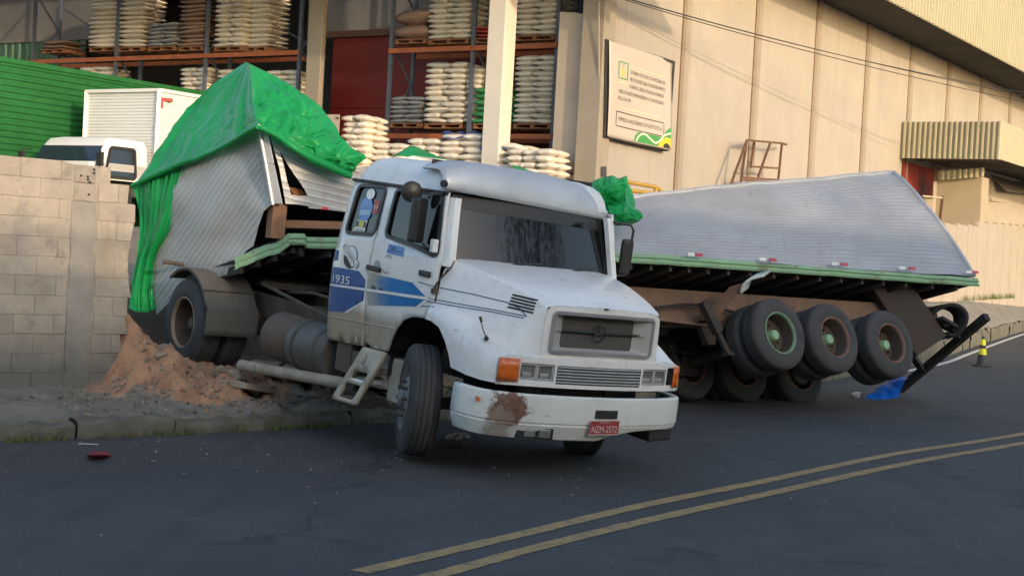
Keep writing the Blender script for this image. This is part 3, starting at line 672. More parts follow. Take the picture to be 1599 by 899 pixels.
# ------------------------------------------------------------------ loading canopy, gate, kiosk, wall, at the far right
zc1 = wl(1408, 190).z; zc0 = wl(1408, 248).z; ac = wa(1408, 200)
cp = empty('canopy', wl(1408, 220), 'cream corrugated canopy projecting from the warehouse wall over a red gate', 'canopy'); B = cp.location
prot = (onpl(1564, 190, wl(1408, 190), D1)-wl(1408, 190)).dot(NW)
mb = MB(); corrug(mb, wpt(ac, zc0, 0)-B, NW, UPZ, prot, zc1-zc0, prot/19.0, .09, -D1); mb.build('side_sheet', m_fasc, cp)
mb = MB(); corrug(mb, wpt(ac, zc0, prot)-B, D1, UPZ, 24, zc1-zc0, .3, .06, NW); mb.build('front_sheet', m_fasc, cp)
mb = MB(); mb.hexa([wpt(ac+x, z, o)-B for z in (zc0+.25, zc0+.4) for x, o in ((.05, .05), (24, .05), (24, prot-.05), (.05, prot-.05))]); mb.build('canopy_roof', m_dark, cp)
for k in range(4): 
    mb = MB(); mb.bar(wpt(ac+.4+k*1.8, zc0+.15, .05)-B, wpt(ac+.4+k*1.8, zc0+.15, prot-.1)-B, .1, .14); mb.build('rafter', m_post, cp)
gt = empty('roller_gate', wl(1428, 300), 'dark red steel gate under the corrugated canopy', 'gate'); B = gt.location
for k in range(3):
    mb = MB(); mb.hexa([wpt(ac+.25+k*1.3+x, z, o)-B for z in (YZ, zc0-.1) for x, o in ((.02, .02), (1.28, .02), (1.28, .1), (.02, .1))]); mb.build('gate_leaf', m_red, gt, bevel=.01)
mb = MB(); mb.hexa([wpt(ac+4.2+x, z, o)-B for z in (YZ, zc0) for x, o in ((0, .02), (.5, .02), (.5, .4), (0, .4))]); mb.build('gate_post', m_cream, gt)
kY = 60.5
ks = empty('kiosk', at(1500, 340, kY), 'beige board kiosk with a small corrugated awning right of the red gate', 'kiosk'); B = ks.location
m_board = mat('beige_board', (.36, .30, .21), .8, var=.08, sc=1.5)
mb = MB(); kp = [at(1463, 280, kY), at(1534, 276, kY-.9), at(1531, 365, kY-.9), at(1459, 347, kY)]
ax = (D1*1.0); mb.hexa([p-B for p in (dwn(kp[3], YZ-.2), dwn(kp[2], YZ-.2), dwn(kp[2]+ax, YZ-.2), dwn(kp[3]+ax, YZ-.2), kp[0], kp[1], kp[1]+ax, kp[0]+ax)]); mb.build('body', m_board, ks, bevel=.02)
mb = MB(); a = at(1466, 268, kY-.35)-B; b = at(1539, 262, kY-1.1)-B; ex = (b-a).normalized(); corrug(mb, a-V(0, 0, .35), ex, UPZ, (b-a).length, .36, (b-a).length/8.2, .06, -D1); mb.build('awning', m_fasc, ks)
mb = MB(); mb.bar(at(1460, 283, kY-.1)-B, at(1456, 352, kY-.1)-B, .14, .14); mb.build('corner_post', m_cream, ks)
bd = empty('annex_building', at(1570, 330, 70), 'beige annex with a dark window under a sloping dark awning', 'building'); B = bd.location
aY = lambda u: 66+(u-1534)/76*9
ap_ = lambda u, v, o=0: at(u, v, aY(u)-o)-B
mb = MB(); q = [at(1534, 360, aY(1534)), at(1612, 362, aY(1612))]; top = [at(1534, 255, aY(1534)), at(1612, 258, aY(1612))]; mb.hexa([p-B for p in (dwn(q[0], 1), dwn(q[1], 1), dwn(q[1]+D1*5, 1), dwn(q[0]+D1*5, 1), top[0], top[1], top[1]+D1*5, top[0]+D1*5)]); mb.build('wall', m_cream, bd)
mb = MB(); mb.hexa([ap_(1549, 306, .3), ap_(1610, 316, .3), ap_(1610, 316, -.1), ap_(1549, 306, -.1), ap_(1549, 282, .3), ap_(1610, 286, .3), ap_(1610, 286, -.1), ap_(1549, 282, -.1)]); wi = mb.build('window', m_wind, bd)
mb = MB(); mb.bar(ap_(1545, 311, .3), ap_(1611, 321, .3), .2, .15); mb.build('sill', m_cream, bd)
mb = MB(); mb.hexa([ap_(1546, 273, .2), ap_(1612, 280, .2), ap_(1620, 306, 3), ap_(1572, 299, 3), ap_(1546, 271, .2), ap_(1612, 278, .2), ap_(1620, 304, 3), ap_(1572, 297, 3)]); mb.build('awning', mat('grey_awning', (.16, .15, .14), .7), bd)
pk = empty('timber_planks', at(1452, 350, 56), 'timber planks and a rusty bar leaning beside the red gate', 'planks'); B = pk.location
for a, b, w_ in (((1440, 372), (1446, 306), .16), ((1449, 368), (1453, 308), .2), ((1462, 352), (1472, 306), .1), ((1440, 306), (1472, 309), .1)):
    mb = MB(); mb.bar((at(*a, 56) if a[1] < 330 else dwn(at(*a, 56), YZ))-B, at(*b, 56.3)-B, w_, .06); mb.build('plank', m_rust if a[0] == 1462 else m_board, pk)
# concrete panel wall along the far pavement
W0 = V(13.2, 47.8, 0); WD = V(.42, .907, 0).normalized(); WN = V(.907, -.42, 0)
cw = empty('yard_wall', W0, 'pale stained concrete panel wall along the far pavement at right', 'wall')
m_cw = mat('stained_wall', (.37, .32, .26), .85, var=.12, sc=1.2, stain=(.34, .28, .21), stsc=.8, stpos=.52, bump=.2)
t = 0; k = 0
while t < 34:
    L = 2.6; z0 = .9+.012*t; z1 = 3.80+.033*t+(.15 if t > 8 else 0)
    mb = MB(); mb.hexa([WD*(t+x)+WN*o+UPZ*z for z in (z0-.5, z1) for x, o in ((.01, -.15), (L-.01, -.15), (L-.01, 0), (.01, 0))]); mb.build('wall_panel', m_cw, cw, bevel=.01)
    mb = MB(); mb.bar(WD*(t+L)+WN*.0+UPZ*(z0-.5), WD*(t+L)+WN*.0+UPZ*(z1+.02), .05, .03); mb.build('wall_post', m_post, cw)
    t += L; k += 1
# steel stair frame, handrail, on the loading dock
m_rail = mat('yellow_rail', (.45, .27, .04), .6); 
st = empty('steel_ladder', wl(1180, 290, 2), 'rusty steel ladder platform against the warehouse wall', 'ladder'); B = st.location
q = lambda u, v, o=2.0: wl(u, v, o*.35)-B
for a, b, oa, ob in (((1140, 292), (1166, 220), 2, 2), ((1166, 220), (1157, 284), 2, 2), ((1221, 224), (1215, 284), 2, 2), ((1166, 219), (1222, 224), 2, 2), ((1178, 220), (1172, 262), 1.2, 1.2), ((1203, 223), (1184, 276), 2, 2), ((1166, 219), (1178, 220), 2, 1.2), ((1221, 224), (1228, 226), 2, 1.2), ((1172, 260), (1217, 263), 2, 2), ((1157, 277), (1215, 281), 2, 2)):
    mb = MB(); mb.bar(q(*a, oa), q(*b, ob), .06, .06); mb.build('bar', m_rust, st)
mb = MB(); mb.hexa([q(u, v, o)+UPZ*z for z in (-.06, 0) for u, v, o in ((1156, 279, 2.0), (1215, 283, 2.0), (1215, 283, 1.1), (1156, 279, 1.1))]); mb.build('deck', m_rust, st)
for u_ in (1176, 1205):
    a_ = q(u_, 283); mb = MB(); mb.bar(a_, V(a_.x, a_.y, YZ-.3-B.z), .08, .08); mb.build('support', m_rust, st)
hr = empty('handrail', wl(1000, 300, 2), 'yellow tubular handrail beside the green tarpaulin bundle', 'handrail'); B = hr.location
for a, b in (((960, 281), (1024, 292)), ((1024, 292), (1036, 301)), ((960, 295), (1020, 302)), ((1024, 292), (1023, 330)), ((975, 284), (974, 330))):
    mb = MB(); mb.tube([wl(*a, 2)-B, (wl(*b, 2) if b[1] != 330 else dwn(wl(*a, 2), YZ-.3))-B], .05, 8); mb.build('rail', m_rail, hr)
cu = empty('wall_box', wl(943, 265, .1), 'small black meter box on the warehouse wall above the green bundle', 'box'); B = cu.location
mb = MB(); mb.hexa([wl(u, v, o)-B for v in (276, 260) for u, o in ((939, .01), (947, .01), (947, .2), (939, .2))]); mb.build('box_body', m_steel, cu, bevel=.02)
mb = MB(); mb.tube([wl(935, v, .08)-B for v in (276, 200, 100, -40)], .025, 6); mb.build('conduit', m_post, cu)
# overhead cables
m_cab = mat('cable_black', (.02, .02, .02), .6)
for k, (a, b, c2, nm) in enumerate((((940, -14), (1240, 78), (1640, 158), 'upper'), ((950, -8), (1240, 84), (1640, 168), 'middle'), ((930, -16), (1300, 96), (1640, 152), 'lower'))):
    P = [at(*a, 38), at(*b, 44), at(*c2, 55)]; pts = [P[0]*(1-t)**2+P[1]*2*t*(1-t)+P[2]*t*t for t in [i/24 for i in range(25)]]
    mb = MB(); mb.tube(pts, .013, 5); tag(mb.build('overhead_cable', m_cab), f'{nm} of the black overhead cables crossing the warehouse wall', 'cable', 'overhead cables')
# ------------------------------------------------------------------ green container and the white lorry in the yard
m_gcon = mat('green_container', (.016, .115, .03), .7, spec=.2, var=.2, sc=1.0, stain=(.06, .24, .10), stsc=2.2, stpos=.62)
m_lorry = mat('lorry_white', (.72, .70, .66), .4, var=.05, sc=1)
m_lbox = mat('lorry_box', (.66, .65, .62), .5, var=.06, sc=1)
m_glass2 = mat('lorry_glass', (.02, .03, .045), .06, var=.05)
m_rub = mat('rubber', (.022, .022, .023), .85, var=.35, sc=6, bump=.2)
lz = 2.35
lo = empty('white_lorry', at(200, 350, 37.5), 'small white box lorry parked behind the block wall', 'lorry'); lo.location.z = lz; B = lo.location
# box: front left corner C1, front right corner C2
C1 = at(137, 145, 38.5); Hb = C1.z
C2 = onpl(250, 150, C1, D1); wB = (C2-C1).dot(NW); fl_ = C1.copy()
def lp(x, y, z): return V(C1.x, C1.y, 0)-D1*x+NW*y+UPZ*z-V(B.x, B.y, 0)-UPZ*lz   # x forward (towards left, near), y right
zb0 = Hb-2.35
mb = MB(); mb.hexa([lp(x, y, z) for z in (zb0, Hb) for x, y in ((0, 0), (0, wB), (-4.6, wB), (-4.6, 0))]); mb.build('cargo_box', mat('lorry_box_ribbed', (.66, .65, .62), .5, var=.05, sc=1, hook=wavebump(4.0, 'Z', .5, .03)), lo)
for y in (0, wB):
    mb = MB(); mb.bar(lp(.02, y, zb0), lp(.02, y, Hb+.03), .1, .1); mb.build('corner_trim', m_lorry, lo)
mb = MB(); mb.bar(lp(.02, -.03, Hb+.03), lp(.02, wB+.03, Hb+.03), .1, .08); mb.bar(lp(0, wB+.01, Hb+.03), lp(-4.6, wB+.01, Hb+.03), .08, .08); mb.build('roof_trim', m_lorry, lo)
for zz in (.16,):
    mb = MB(); mb.box(lp(-.25, wB+.02, Hb-.18), (.2, .2, .07)); mb.build('marker_lamp', m_redS, lo)
mb = MB(); mb.bar(lp(-.02, wB+.06, Hb-.15), lp(-.02, wB+.06, Hb-.4), .05, .05); mb.build('marker_lamp', m_redS, lo)
ct = [at(95, 212, 36.9).z, 0]; zr = at(150, 214, 36.6).z
yc0, yc1 = .10, wB-.08; xr_, xf = .12, 1.85
sec = []
for z, f, b, ins in ((lz+.9, 1.98, xr_, 0), (lz+1.3, 1.98, xr_, 0), (zr-.95, 1.95, xr_, 0), (zr-.2, 1.50, xr_, .07), (zr-.05, 1.38, xr_+.05, .13), (zr, 1.15, xr_+.2, .3)):
    o_ = rounded([(f, yc0+ins), (f, yc1-ins), (b, yc1-ins), (b, yc0+ins)], .16, 4); sec.append([lp(x, y, z) for x, y in o_])
mb = MB(); n = len(sec[0])
mb.add([p for s_ in sec for p in s_], [(i*n+j, i*n+(j+1) % n, (i+1)*n+(j+1) % n, (i+1)*n+j) for i in range(len(sec)-1) for j in range(n)]+[tuple((len(sec)-1)*n+j for j in range(n))]); mb.build('cab', m_lorry, lo, smooth=45)
za, zb_ = zr-.92, zr-.24
fx = lambda z: 1.95+(1.50-1.95)*((z-(zr-.95))/.75)+.02
mb = MB(); mb.grid([[lp(fx(z), yc0+.14+(yc1-yc0-.28)*t/6, z) for t in range(7)] for z in (za, zb_)]); mb.build('windscreen', m_glass2, lo)
mb = MB(); P4 = [(1.6, za-.05), (.62, za-.05), (.62, zb_-.02), (1.38, zb_-.02)]; panel(mb, rounded(P4, .08), fn=lambda x, z: lp(x, yc1-.07*max(0, (z-zr+.95)/.75)+.012, z), step=.2); mb.build('side_window', m_glass2, lo)
mb = MB(); ring(mb, rounded(P4, .08), .07, lambda x, z, h: lp(x, yc1-.07*max(0, (z-zr+.95)/.75)+.01+h, z), .03); mb.build('window_gasket', m_rub, lo)
for y, k in ((yc1+.18, 1), (yc0-.18, -1)):
    mb = MB(); mb.tube([lp(1.75, y-.18*k, zr-.35), lp(1.9, y, zr-.35), lp(1.9, y, zr-.85), lp(1.85, y-.18*k, zr-.85)], .02, 6); mi = mb.build('mirror_arm', m_rub, lo)
    mb = MB(); mb.hexa([lp(1.9+x, y+e, z) for z in (zr-.75, zr-.42) for x, e in ((-.04, -.1), (.04, -.1), (.04, .1), (-.04, .1))]); mb.build('mirror', m_rub, mi, bevel=.02)
for x in (1.1, -3.2):
    for y in (.2, wB-.2):
        mb = MB(); mb.cyl(lp(x, y-.12, lz+.42), lp(x, y+.12, lz+.42), .42, n=20); mb.build('wheel', m_rub, lo)
mb = MB(); mb.hexa([lp(x, y, z) for z in (lz+.55, lz+.9) for x, y in ((1.9, .5), (1.9, wB-.5), (-4.4, wB-.5), (-4.4, .5))]); mb.build('chassis', m_steel, lo)
# green container behind it
G1 = V(C1.x, C1.y, 0)-NW*1.0
gz = [onpl(0, 92, G1, NW), onpl(310, 140, G1, NW)]; GZ = (gz[0].z+gz[1].z)/2
ga, gb = (gz[0]-G1).dot(D1)-6, (onpl(330, 143, G1, NW)-G1).dot(D1)+2
gc = empty('green_container', G1+UPZ*YZ, 'long green ribbed container wall behind the white lorry', 'container'); B = gc.location
rows = []; z = YZ+.1; pr = []
while z < GZ-.12:
    pr += [(z, 0), (z+.05, .0), (z+.08, .03), (z+.13, .03)]; z += .16
pr.append((GZ-.1, 0))
mb = MB(); mb.grid([[G1+D1*a+NW*d+UPZ*zz-B for zz, d in pr] for a in fine(ga, gb, 12)]); mb.build('side_sheet', m_gcon, gc)
mb = MB(); mb.hexa([G1+D1*a-NW*o+UPZ*zz-B for zz in (YZ, GZ-.12) for a, o in ((ga, .04), (gb, .04), (gb, 2.4), (ga, 2.4))]); mb.build('body', m_gcon, gc)
mb = MB(); mb.bar(G1+D1*ga+UPZ*(GZ-.05)-B, G1+D1*gb+UPZ*(GZ-.05)-B, .12, .12); mb.build('top_rail', m_gcon, gc)
# ------------------------------------------------------------------ broken block wall at the left
WB = V(-5.203, 15.558, 0); WE = V(.731, .683, 0).normalized(); WO = V(.683, -.731, 0).normalized()
def bw(u, v): p = onpl(u, v, WB, WO); return (p-WB).dot(WE), p.z
zb = .24; zt = (bw(0, 241)[1]+bw(150, 256)[1])/2; NC = 12; ch = (zt-zb)/NC
bwall = empty('block_wall', WB+UPZ*zb, 'broken whitewashed concrete block wall at the left edge', 'wall'); B = bwall.location
def damp(nt, c, b):
    g = N(nt, 'NewGeometry'); sx = N(nt, 'SeparateXYZ'); nt.links.new(g.outputs['Position'], sx.inputs[0])
    v = mapped(nt); nz = fbm(nt, v, 2.2, 6, .65)
    k = math_(nt, 'ADD', sx.outputs[2], math_(nt, 'MULTIPLY', nz, -.9))
    c = mixc(nt, ramp(nt, k, ((.0, 1), (.75, 0))), c, (.13, .135, .12))
    dk = fbm(nt, v, 4.5, 6, .7); c = mixc(nt, ramp(nt, dk, ((.57, 0), (.75, .5))), c, (.115, .115, .095))
    st = fbm(nt, mapped(nt, (3.0, 3.0, .6)), 1.7, 6, .7)
    return mixc(nt, ramp(nt, st, ((.55, 0), (.78, .75))), c, (.34, .26, .15))
m_block = mat('whitewashed_block', (.43, .375, .305), .92, var=.2, sc=3, bump=.55, bsc=26, rnd=.16, hook=damp)
m_mort = mat('mortar', (.40, .35, .285), .95, var=.2, sc=8, bump=.6, bsc=40, hook=damp)
m_pil = mat('rendered_pier', (.34, .31, .265), .9, col2=(.27, .25, .22), sc=3, bump=.5, bsc=24, hook=damp)
p0_, p1_ = bw(107, 430)[0], bw(146, 430)[0]
def send(c):
    v = 600-(c+.5)*(600-255)/NC
    e = {11: 176, 10: 203, 9: 211, 8: 206, 7: 204, 6: 203, 5: 203, 4: 202, 3: 197, 2: 190, 1: 189, 0: 188}[c]
    return bw(e, v)[0]
sLb = bw(0, 400)[0]-3.2
BL = .45
for c_ in range(NC):
    z0 = zb+c_*ch; s = sLb-(BL/2 if c_ % 2 else 0); e = send(c_); k = 0
    while s < e-.03:
        a, b_ = s, min(s+BL, e); s += BL; k += 1
        for q0, q1 in (((a, min(b_, p0_-.008)), (max(a, p1_+.008), b_))):
            if q1-q0 < .04: continue
            o = random.uniform(-.003, .004); mb = MB(); ragged = q1 >= e-.01
            q = []
            for zz in (z0+.003, z0+ch-.003):
                for ss, of in ((q0+.003, o), (q1-.003, o), (q1-.003, -.14), (q0+.003, -.14)):
                    jx = random.uniform(-.05, .03) if ragged and ss > q0+.02 else 0
                    jz = random.uniform(-.07, .0) if c_ == NC-1 and zz > z0+.1 and ss > 0.6 else random.uniform(-.004, .004)
                    q.append(WB+WE*(ss+jx)+WO*of+UPZ*(zz+jz)-B)
            mb.hexa(q); mb.build('block', m_block, bwall, bevel=.004)
    mb = MB(); mb.hexa([WB+WE*ss+WO*of+UPZ*zz-B for zz in (z0, z0+ch-(.03 if c_ == NC-1 else 0)) for ss, of in ((sLb, -.006), (e-.02, -.006), (e-.02, -.13), (sLb, -.13))]); mb.build('mortar_bed', m_mort, bwall)
mb = MB(); rows = []
for i in range(25):
    z = zb+(zt-.42-zb)*i/24; rows.append([WB+WE*(ss+random.uniform(-.012, .012))+WO*(of+random.uniform(-.004, .004))+UPZ*z-B for ss, of in ((p0_, -.01), (p0_+.01, .008), ((p0_+p1_)/2, .011), (p1_-.01, .008), (p1_, -.01))])
mb.grid(rows); mb.build('pier', m_pil, bwall, smooth=40)
for k in range(2):
    z0 = zt-.42+k*.2; mb = MB(); mb.hexa([WB+WE*ss+WO*of+UPZ*zz-B for zz in (z0, z0+.19) for ss, of in ((p0_+.01, .0+.01*k), (p1_-.03, .01), (p1_-.03, -.14), (p0_+.01, -.14))]); mb.build('pier_block', mat('exposed_concrete', (.36, .32, .26), .95, var=.3, sc=5, bump=.9, bsc=20), bwall, bevel=.015)
mb = MB()
for k in range(7):
    ss = p0_+.05+random.random()*(p1_-p0_-.1); zz = zt-.38+random.random()*.33; mb.cyl(WB+WE*ss+WO*.03+UPZ*zz-B, WB+WE*ss+WO*.005+UPZ*zz-B, .012, n=6)
mb.build('bolt_hole', m_steel, bwall)
# ------------------------------------------------------------------ clay, rubble and slabs spilled through the gap
m_chunk = mat('broken_concrete', (.36, .32, .26), .95, col2=(.20, .16, .12), sc=5, bump=.8, bsc=20, rnd=.5, stain=(.38, .25, .17), stsc=2.5, stpos=.54)
def chunkmesh(seed, flat=.6):
    random.seed(seed); bm = bmesh.new()
    for _ in range(13): bm.verts.new(V(random.uniform(-.5, .5), random.uniform(-.5, .5), random.uniform(-.5, .5)*flat))
    bmesh.ops.convex_hull(bm, input=bm.verts)
    for v in [v for v in bm.verts if not v.link_faces]: bm.verts.remove(v)
    me = bpy.data.meshes.new('chunk'); bm.to_mesh(me); bm.free(); me.materials.append(m_chunk); return me
CH = [chunkmesh(k, .4+.08*k) for k in range(6)]
random.seed(21)
def ground(s, d):
    p, t, n = kerb_at(S0+s); q = p+n*d; return V(q.x, q.y, hz(s, d)+relief(q, .05))
for k in range(46):
    s = random.choice([random.gauss(3.4, .7), random.gauss(4.6, .9)]); d = random.gauss(1.25, .45)
    if d < .15 or d > 2.3: continue
    p = ground(s, d); o = bpy.data.objects.new('concrete_chunk', random.choice(CH)); link(o)
    z = random.uniform(.08, .24); o.scale = (z, z*random.uniform(.6, 1), z*random.uniform(.5, .9)); o.location = p+V(0, 0, z*.12); o.rotation_euler = (random.uniform(-.4, .4), random.uniform(-.4, .4), random.uniform(0, 6))
    tag(o, 'broken concrete chunk lying in the clay rubble between wall and truck', 'rubble', 'rubble chunks beside the truck')
for k, (s, d, L, W_, rz, tx, t) in enumerate(((4.25, 1.15, 1.5, .7, .75, .16, 'long tilted pavement slab lying in the rubble under the fuel tank'), (3.35, .95, .7, .5, .3, -.1, 'small broken pavement slab at the edge of the clay pile'), (5.3, .9, .9, .6, 1.0, .1, 'dark pavement slab in the rubble near the cab step'))):
    p = ground(s, d); o = bpy.data.objects.new('pavement_slab', None); bpy.data.objects.remove(o)
    out = [(random.uniform(.8, 1.1)*L/2*math.cos(a), random.uniform(.75, 1.1)*W_/2*math.sin(a)) for a in [i*2*math.pi/11 for i in range(11)]]
    mb = MB(); mb.prism([V(x, y, 0) for x, y in out], (0, 0, .07)); o = mb.build('pavement_slab', m_chunk, bevel=.01); o.location = p+V(0, 0, .09); o.rotation_euler = (tx, .12, rz); tag(o, t, 'slab', 'broken pavement slabs')
mb = MB(); random.seed(5)
for k in range(1500):
    s = random.choice([random.gauss(3.2, .8), random.gauss(4.4, 1.2), random.gauss(2.2, .7)]); d = abs(random.gauss(1.0, .55))+.05
    if d > 2.2: continue
    p = ground(s, d); r = random.uniform(.008, .05)
    mb.add([p+V(*[random.uniform(-1, 1) for _ in range(3)]).normalized()*r for _ in range(4)], [(0, 1, 2), (0, 2, 3), (0, 3, 1), (1, 3, 2)])
tag(mb.build('gravel', m_chunk), 'fine rubble and gravel scattered over the broken pavement', 'gravel', kind='stuff')
# grass along the kerb
m_grass = mat('grass', (.07, .12, .025), .7, col2=(.11, .12, .035), sc=8, rnd=.0)
mb = MB(); random.seed(9)
def blade(p, h, lean):
    a = random.uniform(0, 6.28); w_ = V(math.cos(a), math.sin(a), 0)*.005; l = V(random.gauss(0, lean), random.gauss(0, lean), 0)
    mb.add([p-w_, p+w_, p+l*.4+V(0, 0, h*.6)+w_*.6, p+l*.4+V(0, 0, h*.6)-w_*.6, p+l+V(0, 0, h)], [(0, 1, 2, 3), (3, 2, 4)])
for s, n_ in [(x*.05-.9, 12) for x in range(60)]+[(3.5+random.gauss(0, .4), 14) for x in range(24)]+[(random.uniform(0, 6), 5) for x in range(50)]:
    if noise.noise(V(s*2, 0, 0)) < -.12 and s < 3: continue
    p, t, n = kerb_at(S0+s)
    for k in range(n_):
        blade(p+t*random.gauss(0, .06)-n*abs(random.gauss(.04, .05))+V(0, 0, -.0), random.uniform(.02, .085), .02)
for k in range(80):
    t_ = random.uniform(6, 22); p = W0+WD*t_+WN*abs(random.gauss(.05, .05))
    for j in range(10): blade(V(p.x+random.gauss(0, .08), p.y+random.gauss(0, .08), 1.22+.006*t_), random.uniform(.1, .3), .06)
tag(mb.build('grass', m_grass), 'short green grass and weeds along the kerb', 'grass', kind='stuff')
# ------------------------------------------------------------------ tractor truck, local frame: x forward, y to its left, z up
TM = Matrix(((.6115, .7869, .0829, -.0544), (-.7867, .6158, -.0425, 14.640), (-.0845, -.0392, .9957, -.0021), (0, 0, 0, 1)))
truck = empty('tractor_truck', mat=TM, label='white bonneted tractor truck with blue stripes, jackknifed across the kerb', cat='truck')
def grime(nt, c, b):
    v = mapped(nt); sx = N(nt, 'SeparateXYZ'); nt.links.new(v, sx.inputs[0])
    nz = fbm(nt, v, 3.5, 7, .7); n2 = fbm(nt, mapped(nt, (6, 6, .8)), 2.0, 5, .6); n3 = fbm(nt, v, 1.7, 8, .75)
    # tan road dirt caked on the lower doors
    k = math_(nt, 'ADD', sx.outputs[2], math_(nt, 'MULTIPLY_ADD', nz, .14, -.07))
    low = ramp(nt, math_(nt, 'MULTIPLY_ADD', k, 2.0, -1.9), ((.42, 1), (.66, 0)))
    back = ramp(nt, math_(nt, 'MULTIPLY_ADD', sx.outputs[0], .5, .6), ((.28, 1), (.80, 0)))
    c = mixc(nt, math_(nt, 'MULTIPLY', math_(nt, 'MULTIPLY', low, back), .95), c, (.29, .25, .175))
    c = mixc(nt, ramp(nt, n2, ((.55, 0), (.8, .28))), c, (.40, .37, .31))
    c = mixc(nt, ramp(nt, n3, ((.48, 0), (.72, .42))), c, (.40, .39, .34)); c = mixc(nt, ramp(nt, fbm(nt, mapped(nt, (9, 9, .5)), 3.0, 4, .6), ((.62, 0), (.74, .5))), c, (.33, .29, .23))
    sc_ = fbm(nt, mapped(nt, (1, 1, 5)), 9, 4, .6)
    c = mixc(nt, ramp(nt, sc_, ((.66, 0), (.71, .6))), c, (.24, .20, .16))
    return c
m_wp = mat('truck_white', (.70, .715, .71), .32, var=.05, sc=1.2, hook=grime, coat=.25, rvar=.1)
m_roof = mat('truck_roof', (.60, .63, .65), .4, var=.08, sc=1.5, coat=.1, hook=lambda nt, c, b: mixc(nt, ramp(nt, fbm(nt, mapped(nt), 3, 6, .7), ((.5, 0), (.75, .5))), c, (.42, .43, .42)))
def rusty(nt, c, b):
    v = mapped(nt); nz = fbm(nt, v, 7, 6, .7); n2 = fbm(nt, v, 2, 5, .7)
    g = N(nt, 'VectorMath', operation='DISTANCE'); mp = mapped(nt, (1, 1, 1.15)); nt.links.new(mp, g.inputs[0]); g.inputs[1].default_value = (1.29, -.98, .80)
    k = math_(nt, 'ADD', g.outputs['Value'], math_(nt, 'MULTIPLY_ADD', nz, .42, -.21))
    c = mixc(nt, ramp(nt, n2, ((.5, 0), (.75, .5))), c, (.43, .42, .36))
    c = mixc(nt, ramp(nt, k, ((.15, 1), (.19, 0))), c, mixc(nt, ramp(nt, fbm(nt, v, 18, 4), ((.4, 0), (.6, 1))), (.10, .05, .035), (.17, .09, .06)))
    g2 = N(nt, 'VectorMath', operation='DISTANCE'); nt.links.new(mapped(nt, (1, 1, .55)), g2.inputs[0]); g2.inputs[1].default_value = (1.27, -1.04, .29)
    k2 = math_(nt, 'ADD', g2.outputs['Value'], math_(nt, 'MULTIPLY_ADD', nz, .4, -.2))
    c = mixc(nt, ramp(nt, k2, ((.08, .75), (.14, 0))), c, (.25, .20, .15))
    sc_ = fbm(nt, mapped(nt, (1, 1, 7)), 6, 5, .7)
    return mixc(nt, ramp(nt, sc_, ((.62, 0), (.68, .55))), c, (.20, .16, .12))
m_bump = mat('bumper_white', (.60, .63, .60), .45, var=.08, sc=2, hook=rusty)
m_glass = mat('tinted_glass', (.008, .009, .010), .04, var=.02, rvar=.01)
m_glass.node_tree.nodes['Principled BSDF'].inputs['Alpha'].default_value = .93
m_glassS = mat('side_glass', (.006, .007, .008), .05, var=.02, rvar=.01)
m_blk = mat('black_plastic', (.018, .018, .019), .5, var=.2)
m_chas = mat('chassis_dirt', (.055, .048, .04), .9, col2=(.10, .085, .065), sc=4, bump=.3, stain=(.13, .10, .07), stsc=3)
m_alu = mat('silver_trim', (.45, .46, .47), .35, metal=.7, var=.15)
m_greyt = mat('grille_grey', (.34, .35, .35), .45, var=.12, sc=3)
m_tyre = mat('tyre', (.035, .036, .038), .88, col2=(.055, .055, .054), sc=3, bump=.25, bsc=30)
m_tread = mat('tyre_tread', (.022, .022, .024), .9, var=.3, sc=5, bump=.3)
m_blue = mat('stripe_blue', (.04, .10, .28), .5, spec=.25, var=.15, sc=3)
def fade(nt, c, b):
    v = mapped(nt); sx = N(nt, 'SeparateXYZ'); nt.links.new(v, sx.inputs[0]); nz = fbm(nt, v, 4, 5, .7)
    k = math_(nt, 'ADD', sx.outputs[0], math_(nt, 'MULTIPLY_ADD', nz, .5, -.25))
    return mixc(nt, ramp(nt, math_(nt, 'MULTIPLY_ADD', k, 1, 1.0), ((.08, 1), (.42, 0))), c, (.36, .36, .28))
m_cyan = mat('stripe_cyan', (.008, .16, .42), .5, spec=.25, var=.15, sc=3, hook=fade)
m_pin = mat('pinstripe', (.03, .07, .16), .5)
m_wdec = mat('decal_white', (.70, .72, .70), .5, var=.05)
# half-width of the cab by height
def hw(z):
    T = ((.80, 1.085), (1.0, 1.105), (1.45, 1.125), (1.75, 1.115), (1.95, 1.095), (2.30, 1.06), (2.47, 1.035), (2.6, .99))
    if z <= T[0][0]: return T[0][1]
    for (a, b), (c_, d) in zip(T, T[1:]):
        if z <= c_: return b+(d-b)*(z-a)/(c_-a)
    return T[-1][1]
def sfn(sg, lift=0): return lambda x, z, h=0: V(x, sg*(hw(z)+lift+h)-sg*.05*max(0, (x+.25)/.4)**2*(1 if x > -.25 else 0)-sg*.04*max(0, (-1.5-x)/.2)**2*(1 if x < -1.5 else 0), z)
rearx = lambda z: -1.66-.05*math.sin(max(0, min(1, (z-.83)/1.2))*3.14)+.10*max(0, (z-1.9)/.57)
SW = [(-1.455, 2.415), (-.965, 2.44), (-.985, 1.965), (-1.515, 1.93)]           # sleeper window
DW = [(-.775, 2.43), (-.02, 2.455), (.03, 2.20), (.075, 1.87), (-.235, 1.93), (-.79, 1.975)]
GAP = .016
rear_out = [(rearx(z), z) for z in (.83, 1.1, 1.4, 1.7, 2.0, 2.3, 2.47)]
sleeper = [( -.905-GAP, .875)]+[(-.955-GAP, 1.35), (-.958-GAP, 1.9), (-.935-GAP, 2.47)]+rear_out[::-1]
arch = [(-.487, .898), (-.44, 1.02), (-.37, 1.13), (-.27, 1.23), (-.12, 1.285), (.08, 1.30)]
